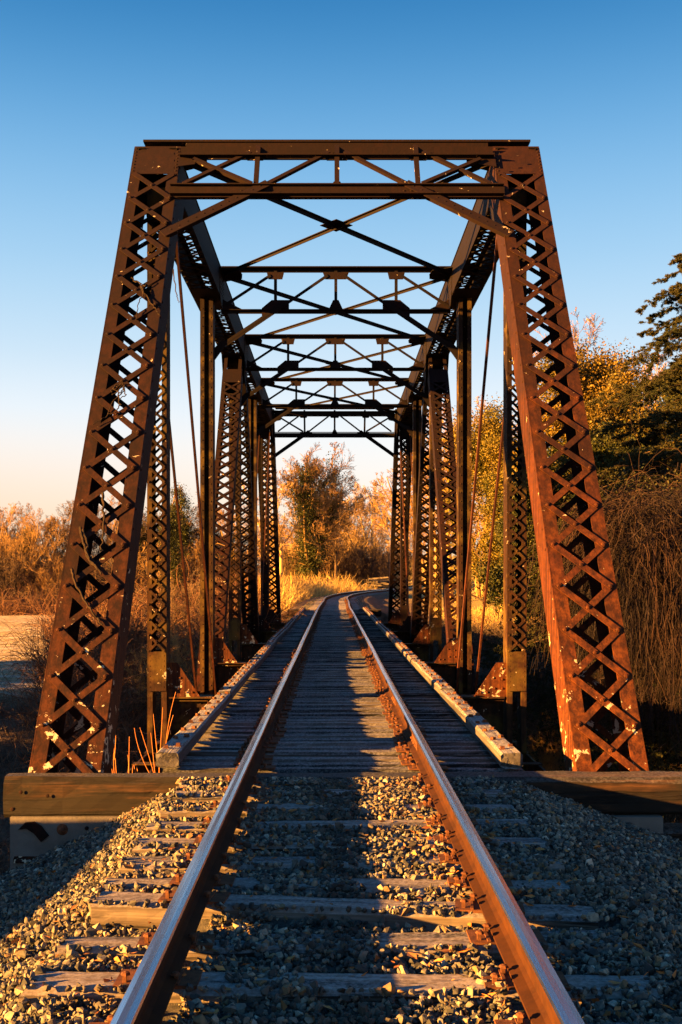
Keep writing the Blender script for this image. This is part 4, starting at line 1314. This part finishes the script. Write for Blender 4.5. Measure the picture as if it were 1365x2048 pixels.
for (px, top, D, wd, lab, nl, ls) in (
        (1212, 702, 42, 6.8, 'broad leafed evergreen tree lit orange at the right of the end post', 90000, .056),
        (1290, 862, 36, 6.4, 'low dark green evergreen below the cedar on the right', 90000, .055),
        (1135, 900, 40, 6.0, 'dark evergreen tree seen through the right end post', 90000, .055),
        (992, 835, 60, 8.0, 'glowing ivy smothered tree behind the right tie bars', 70000, .060),
        (1185, 770, 52, 6.0, 'dark evergreen just behind the orange lit evergreen', 70000, .06),
        (1330, 740, 50, 7.0, 'dark evergreen behind the trunk side of the cedar', 70000, .06),
        (1085, 930, 48, 5.0, 'low dark evergreen behind the foot of the right end post', 60000, .06),
        (1050, 940, 56, 4.6, 'yellow green ivy mound seen through the laced right hip post', 45000, .06)):
    gz = float(terrain(X_at(px, D), D)); h = CAMZ + (1152 - top) * D / F - gz
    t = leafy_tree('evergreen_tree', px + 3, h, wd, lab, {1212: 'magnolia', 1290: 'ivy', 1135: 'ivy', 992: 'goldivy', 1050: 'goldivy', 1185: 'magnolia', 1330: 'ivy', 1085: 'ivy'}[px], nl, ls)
    place(t, X_at(px, D), D, 0)

def cedar(seed, H, L0, label):
    r = np.random.default_rng(seed)
    P0 = walk(np.zeros((1, 3)), np.array([[0, 0, 1.0]]), np.array([H]), 14, r, .02, .05); P0[:, 0, 2] = -.5
    R0 = .24 * np.linspace(1, .12, 14)[None]
    nb = 420
    z = H * (0.10 + 0.88 * (np.arange(nb) + r.uniform(0, 1, nb)) / nb)
    a = r.uniform(0, 2 * np.pi, nb)
    # boughs leave in loose tiers with sky between them
    z = z + 0.22 * np.sin(z * 2 * np.pi / 1.15)
    L = (L0 * (1 - (z / H)) ** .8 + .4) * r.uniform(.65, 1.1, nb)
    n = 10
    s = np.linspace(0, 1, n)[None]
    hor = L[:, None] * s
    curve = np.cumsum(r.normal(0, .05, (nb, n)), 1)
    ang = a[:, None] + curve * s
    P1 = np.stack([np.cos(ang) * hor, np.sin(ang) * hor, z[:, None] + L[:, None] * (0.16 * s - 0.34 * s ** 2.2) * r.uniform(.7, 1.3, (nb, 1))], -1)
    R1 = .05 * (L / L0)[:, None] * np.linspace(1, .15, n)[None]
    P2, R2 = children(P1, R1, 44, .10, 1, 52, .17, 5, r, .08, -.02, .6, flat=.85, droop=.14, lenpow=.7)
    P3, R3 = children(P2, R2, 4, .1, 1, 42, .5, 4, r, .1, -.04, .7, flat=.7, droop=.1)
    # needle tufts along twigs
    lerp = lambda A, f: (A[:, 1:] * f + A[:, :-1] * (1 - f)).reshape(-1, 3)
    segs = np.concatenate([lerp(P2, f) for f in (.0, .33, .66)] + [lerp(P3, f) for f in (.0, .25, .5, .75)])
    c = segs + r.normal(0, .016, segs.shape) * [1, 1, .6]
    leaf = leafcards(c, np.full(len(c), .058), r, .2, .20)
    root = finish_tree('cedar_tree', [(P0, R0, 8), (P1, R1, 4)], None, M['barkdark'], label, None, leaf, M['needle'], 'crown')
    return root
c = cedar(8, 15.6, 8.6, 'big cedar with drooping layered boughs at the right edge')
place(c, X_at(1462, 30), 30, 0.3)

# unseen trees added along the left bank to shade the far deck and the valley
for i in range(12):
    yy = 4.5 + i * 2.3
    t = leafy_tree('evergreen_tree', 700 + i, rv.uniform(7.2, 10), rv.uniform(4.0, 5.0), 'unseen evergreen added on the left bank to cast shade', 'ivy', 2600, .22) if i < 3 else copy_tree(shade[i % 3])
    if i == 0: shade = []
    if i < 3: shade.append(t)
    place(t, -30 + rv.uniform(-1.5, 1.5), yy + rv.uniform(-.6, .6), rv.uniform(0, 6), rv.uniform(.80, .95) if yy < 12 else rv.uniform(.95, 1.15))
    tag(t, 'unseen evergreen added on the left bank to cast shade', 'tree', 'unseen shade evergreens added on the left bank')

# ------------------------------------------------------------------ brush and grass
def brush(name, pos, h, mats, seed, wd=.008, lean=.6, n=6, wob=.25, label='', droop=.35, cat='brush'):
    r = np.random.default_rng(seed); B = len(pos)
    a = r.uniform(0, 2 * np.pi, B); l = r.uniform(.05, lean, B)
    d = np.stack([np.cos(a) * l, np.sin(a) * l, np.ones(B)], 1)
    P = walk(pos, d, h * r.uniform(.5, 1.2, B), n, r, wob, 0, droop)
    V, Q = ribbons(P, wd * r.uniform(.6, 1.3, B), r)
    o = np_mesh(name, V, Q, mats)
    return tag(o, label, cat, kind='stuff')

def ground_pts(n, x0, x1, y0, y1, seed, mask=None):
    r = np.random.default_rng(seed)
    x = r.uniform(x0, x1, n); y = r.uniform(y0, y1, n)
    if mask is not None:
        k = mask(x, y); x, y = x[k], y[k]
    return np.stack([x, y, terrain(x, y) - .05], 1)

# creek valley brush on both sides (clear of the deck)
clear = lambda x, y: (np.abs(x) > 2.95)
p = ground_pts(52000, -22, -2.9, 9.6, 48, 1, lambda x, y: (vnoise(x, y, 2.5, 61) > -.45) & (x > -0.36 * y - 1.5) & ~((y > 24 - x * .0) & (x < -8.5) & (terrain(x, y) > -1.9)))
brush('brush', p, 0.8 + 1.0 * np.clip(vnoise(p[:, 0], p[:, 1], 3.5, 62) + .5, 0, 1.4), M['brush'], 3, .007, 1.0, 7, .38, 'tangled grey brown dead brush down the left creek bank')
p = ground_pts(30000, -16, -2.9, 26, 52, 21, lambda x, y: (vnoise(x, y, 3, 63) > -.3) & (x > -0.26 * y - .5) & (x < -2.9))
brush('brush', p, 1.5 + 1.7 * np.clip(vnoise(p[:, 0], p[:, 1], 3.5, 64) + .5, 0, 1.4), M['brushred'], 4, .010, .7, 7, .3, 'taller reddish brush behind the left truss')
p = ground_pts(34000, -26, -4, 48, 84, 23, lambda x, y: (x > -.33 * y) & (x < -.05 * y - 1.2) & ~((x < -9) & (y < 80)))
brush('brush', p, 1.2 + 1.5 * np.clip(vnoise(p[:, 0], p[:, 1], 3.5, 74) + .4, 0, 1.4), M['brushred'], 24, .014, .7, 7, .3, 'reddish brown brush between the field and the track')
p = ground_pts(60000, 2.9, 24, 9.6, 52, 2, lambda x, y: (x < 0.36 * y + 1.5) & (vnoise(x, y, 2.5, 65) > -.5))
brush('brush', p, 0.7 + 1.1 * np.clip(vnoise(p[:, 0], p[:, 1], 3.5, 66) + .4, 0, 1.4), M['brush'], 5, .007, 1.0, 7, .4, 'tangled dead brush down the right creek bank')
p = ground_pts(9000, -2.8, 2.8, 10, 50, 7)
brush('brush', p, np.full(len(p), .8), M['brush'], 6, .01, 1.0, 5, .3, 'low dead brush in the valley beneath the deck')
# thicket at the foot of the far tree line
p = ground_pts(26000, -62, -3, 84, 100, 8, lambda x, y: (x > -.36 * y))
brush('brush', p, np.full(len(p), 2.2), M['brush'], 9, .02, .8, 6, .3, 'brown undergrowth beneath the trees behind the field')
# golden grass at the end of the bridge and on the right rise
p = ground_pts(42000, -18, 9, 60, 134, 9, lambda x, y: (x < track_x(y) - 2.6) & (x > -.05 * y - 2.6))
brush('tall_grass', p, 0.8 + 1.3 * np.clip(vnoise(p[:, 0], p[:, 1], 4, 71) + .35, 0, 1.3), M['gold'], 10, .020, .45, 5, .12, 'tall golden dry grass lit by the sun left of the curving track', .25, 'grass')
p = ground_pts(15000, 6, 24, 44, 66, 10, lambda x, y: (x < .34 * y))
brush('tall_grass', p, 0.35 + .75 * np.clip(vnoise(p[:, 0], p[:, 1], 4, 72) + .2, 0, 1.3), M['gold'], 11, .014, .5, 5, .12, 'golden grass on the rise at the right behind the bridge', .25, 'grass')
p = ground_pts(14000, -30, -6, 26, 62, 12, lambda x, y: (x > -.34 * y) & (terrain(x, y) > -1.9))
brush('frosty_grass', p, np.full(len(p), .10), simple('frosted_blade', (.42, .36, .24), (.66, .62, .54), 3, .9, 0), 12, .010, .7, 3, .2, 'short frosted grass of the field on the left', .1, 'grass')

# curtain of dead vines hanging on the right
def vines():
    """dead vines draped over hidden stumps: many overlapping fountains of drooping tangled strands"""
    r = np.random.default_rng(44)
    parts = []
    K = 210
    for k in range(K):
        x = 5.0 + 6.0 * r.random(); y = 19.2 + 4.6 * r.random() + .2 * (x - 5)
        top = 2.75 - 1.9 * r.random() ** 1.6 + .25 * min(max(x - 6.2, 0), 2) - 1.1 * max(0, 5.45 - x)
        if k < 60: top = 2.45 + .30 * math.sin(k * 2.4); x = 5.15 + 5.6 * k / 60; y = 19.6 + 2.0 * r.random()
        B = int(r.integers(90, 210))
        a = r.uniform(0, 2 * np.pi, B); l = r.uniform(.2, 1.3, B)
        d = np.stack([np.cos(a) * l * .6, np.sin(a) * l * .6, r.uniform(-.5, .6, B)], 1)
        st = np.array([x, y, top]) + r.normal(0, 1, (B, 3)) * [.22, .30, .16]
        P = walk(st, d, r.uniform(.9, 3.6, B), 13, r, .22, -.22, .42)
        g = terrain(P[:, :, 0], P[:, :, 1]); P[:, :, 2] = np.maximum(P[:, :, 2], g)
        parts.append(ribbons(P, r.uniform(.003, .008, B), r))
    # upright dead twigs sticking out of the tangle
    B = 700
    st = np.stack([5.1 + 5.5 * r.random(B), 19.6 + 3 * r.random(B), r.uniform(1.6, 2.7, B)], 1)
    P0 = walk(st, r.normal(0, .35, (B, 3)) + [0, 0, 1], r.uniform(.3, .9, B), 6, r, .2)
    parts.append(ribbons(P0, np.full(B, .005), r))
    B = 9000
    st = np.stack([5.0 + 5.8 * r.random(B), 19.4 + 4 * r.random(B), r.uniform(-1.2, 2.5, B)], 1)
    P1 = walk(st, r.normal(0, 1, (B, 3)), r.uniform(.3, .9, B), 7, r, .55, -.05)
    parts.append(ribbons(P1, r.uniform(.003, .006, B), r))
    V, Q = joinvq(parts)
    return tag(np_mesh('vine_curtain', V, Q, M['vine']), 'curtain of dead brown vines hanging beside the right end post', 'vines', kind='stuff')
vines()

for (px, top, D, wd, lab) in ((1250, 930, 27, 3.6, 'dark green evergreen directly behind the vine curtain'), (1370, 900, 28, 4.6, 'dark evergreen behind the right part of the vine curtain')):
    gz = float(terrain(X_at(px, D), D)); h = CAMZ + (1152 - top) * D / F - gz
    t = leafy_tree('evergreen_tree', px + 3, max(h, 1.6), wd, lab, 'needle', 40000, .03 if D < 20 else .042)
    place(t, X_at(px, D), D, 0)

# shrubs along the embankment at both sides of the valley
for (px, py, D, s, k, lab) in ((275, 1150, 34, .5, 2, 'reddish leafless shrub seen between the left end post and hip post'), (245, 1200, 44, .45, 0, 'leafless shrub just right of the left end post by the field'), (370, 1140, 44, .8, 1, 'pale arching shrub behind the left tie bars'),
                              (1000, 1180, 33, .5, 2, 'grey leafless shrub between the right tie bars and hip post'), (1090, 1230, 30, .5, 0, 'leafless shrub seen through the lower right end post'), (330, 1180, 30, .6, 0, 'twiggy shrub behind the left hip post')):
    t = copy_tree(protoS[k]); place(t, X_at(px, D), D, px, s); tag(t, lab, 'shrub')
    if 'group' in t: del t['group']

# pale fallen logs on the right bank
for (px, py, D, L, rz, lab) in ((1088, 1458, 17, .95, -.5, 'pale fallen log lying on the right bank'),):
    x = X_at(px, D); r_ = np.random.default_rng(4)
    zz = float(terrain(x, D)) + .75
    b = MB(); b.tube([(x - L / 2, D, zz + .12), (x, D - .05, zz), (x + L / 2, D - .1, zz - .18)], [.07, .09, .075], 9)
    tag(b.build('fallen_log', M['barkpale']), lab, 'log')

# pile of old ties at the bend
pile = empty('tie_pile', (5.4, 128, -.4), 'heap of old wooden ties beside the far bend of the track', 'tie pile')
for i in range(12):
    b = MB()
    a = rv.uniform(-.5, .5)
    b.box((5.4 + rv.uniform(-.9, .9), 128 + rv.uniform(-.6, .6), -.1 + i * .12), (2.4, .22, .18), (Vector((math.cos(a), math.sin(a), rv.uniform(-.15, .15))).normalized(), Vector((-math.sin(a), math.cos(a), 0)), Z))
    b.build('old_tie', M['tie'], pile)

# sprouts by the left end post
def sprouts(name, cpx, stems, D, lab):
    base = at(cpx, 1565, D)
    root = empty(name, base, lab, 'plant', 'orange sprouts behind the long timber')
    for (x0, y0, x1, y1, bend) in stems:
        p0, p1 = at(x0, y0, D), at(x1, y1, D + .1)
        m = (p0 + p1) / 2 + Vector((bend * D / F, 0, 0))
        pts = [p0 * (1 - s) ** 2 + m * 2 * s * (1 - s) + p1 * s * s for s in np.linspace(0, 1, 9)]
        b = MB(); b.tube(pts, list(np.linspace(.0055, .0028, 9)), 5)
        b.build('stem', M['sprout'], root)
sprouts('sprout', 305, [(332, 1545, 352, 1384, -14), (327, 1545, 347, 1430, -8), (322, 1560, 307, 1428, -2), (318, 1560, 326, 1415, 0), (312, 1560, 302, 1466, 0), (310, 1565, 269, 1456, -14), (313, 1565, 280, 1455, 2)], 10.7, 'tallest clump of thin orange sprouts at the end of the left guard timber')
sprouts('sprout', 258, [(258, 1565, 259, 1473, 0), (263, 1565, 266, 1520, 2), (253, 1565, 256, 1510, 6), (272, 1565, 268, 1530, 2), (280, 1565, 272, 1528, 1)], 10.5, 'middle clump of short thin orange sprouts behind the timber')
sprouts('sprout', 230, [(234, 1565, 225, 1472, 3), (231, 1565, 228, 1500, -3), (228, 1565, 224, 1538, 0), (229, 1520, 232, 1470, 1)], 10.4, 'pair of short orange sprouts nearest the left end post')

# dead vines caught in the lacing of the left end post
def onpost(px, py, off=.03):
    D = 9.5
    for _ in range(20):
        z = CAMZ + (1152 - py) * D / F
        D = YL0 + (z - ZB) / 1.487 - .27 - off
    return at(px, py, D)
def vine(name, paths, lab, rad):
    P = [[onpost(*q) for q in p] for p in paths]
    c = P[0][-1]
    b = MB()
    for k, p in enumerate(P):
        pts = []
        for a_, c_ in zip(p[:-1], p[1:]):
            for s in np.linspace(0, 1, 6)[:-1]:
                q = a_ * (1 - s) + c_ * s
                pts.append(q + Vector((rng.normal(0, .006), rng.normal(0, .006), rng.normal(0, .006))))
        pts.append(p[-1])
        b.tube(pts, list(np.linspace(rad, rad * .55, len(pts))), 6)
    return tag(b.build(name, M['deadvine']), lab, 'vine')
vine('dead_vine', [[(160, 1055), (167, 1085), (180, 1120), (203, 1148)], [(165, 1060), (176, 1090), (172, 1110), (196, 1140)], [(142, 1138), (150, 1160), (165, 1195), (186, 1225), (205, 1250)], [(205, 985), (208, 1020), (206, 1070), (203, 1100)]], 'thick twisted dead vine caught low in the left end post lacing', .016)
vine('dead_vine', [[(222, 880 - 95), (232, 770), (246, 766), (250, 780), (228, 800), (210, 835), (186, 850)], [(236, 785), (240, 810), (230, 826), (216, 828)], [(225, 790), (245, 772), (252, 790), (236, 800)], [(240, 770), (226, 778), (243, 786), (250, 770)]], 'knotted clump of thin dead vine midway up the left end post', .008)
vine('dead_vine', [[(262, 556), (280, 566), (285, 590), (276, 612), (272, 640)], [(283, 575), (300, 600), (314, 622), (320, 632)], [(272, 560), (290, 572), (298, 560)], [(345, 540), (350, 565), (354, 590), (358, 605)]], 'dangling dead vine sprays high on the left end post', .0075)
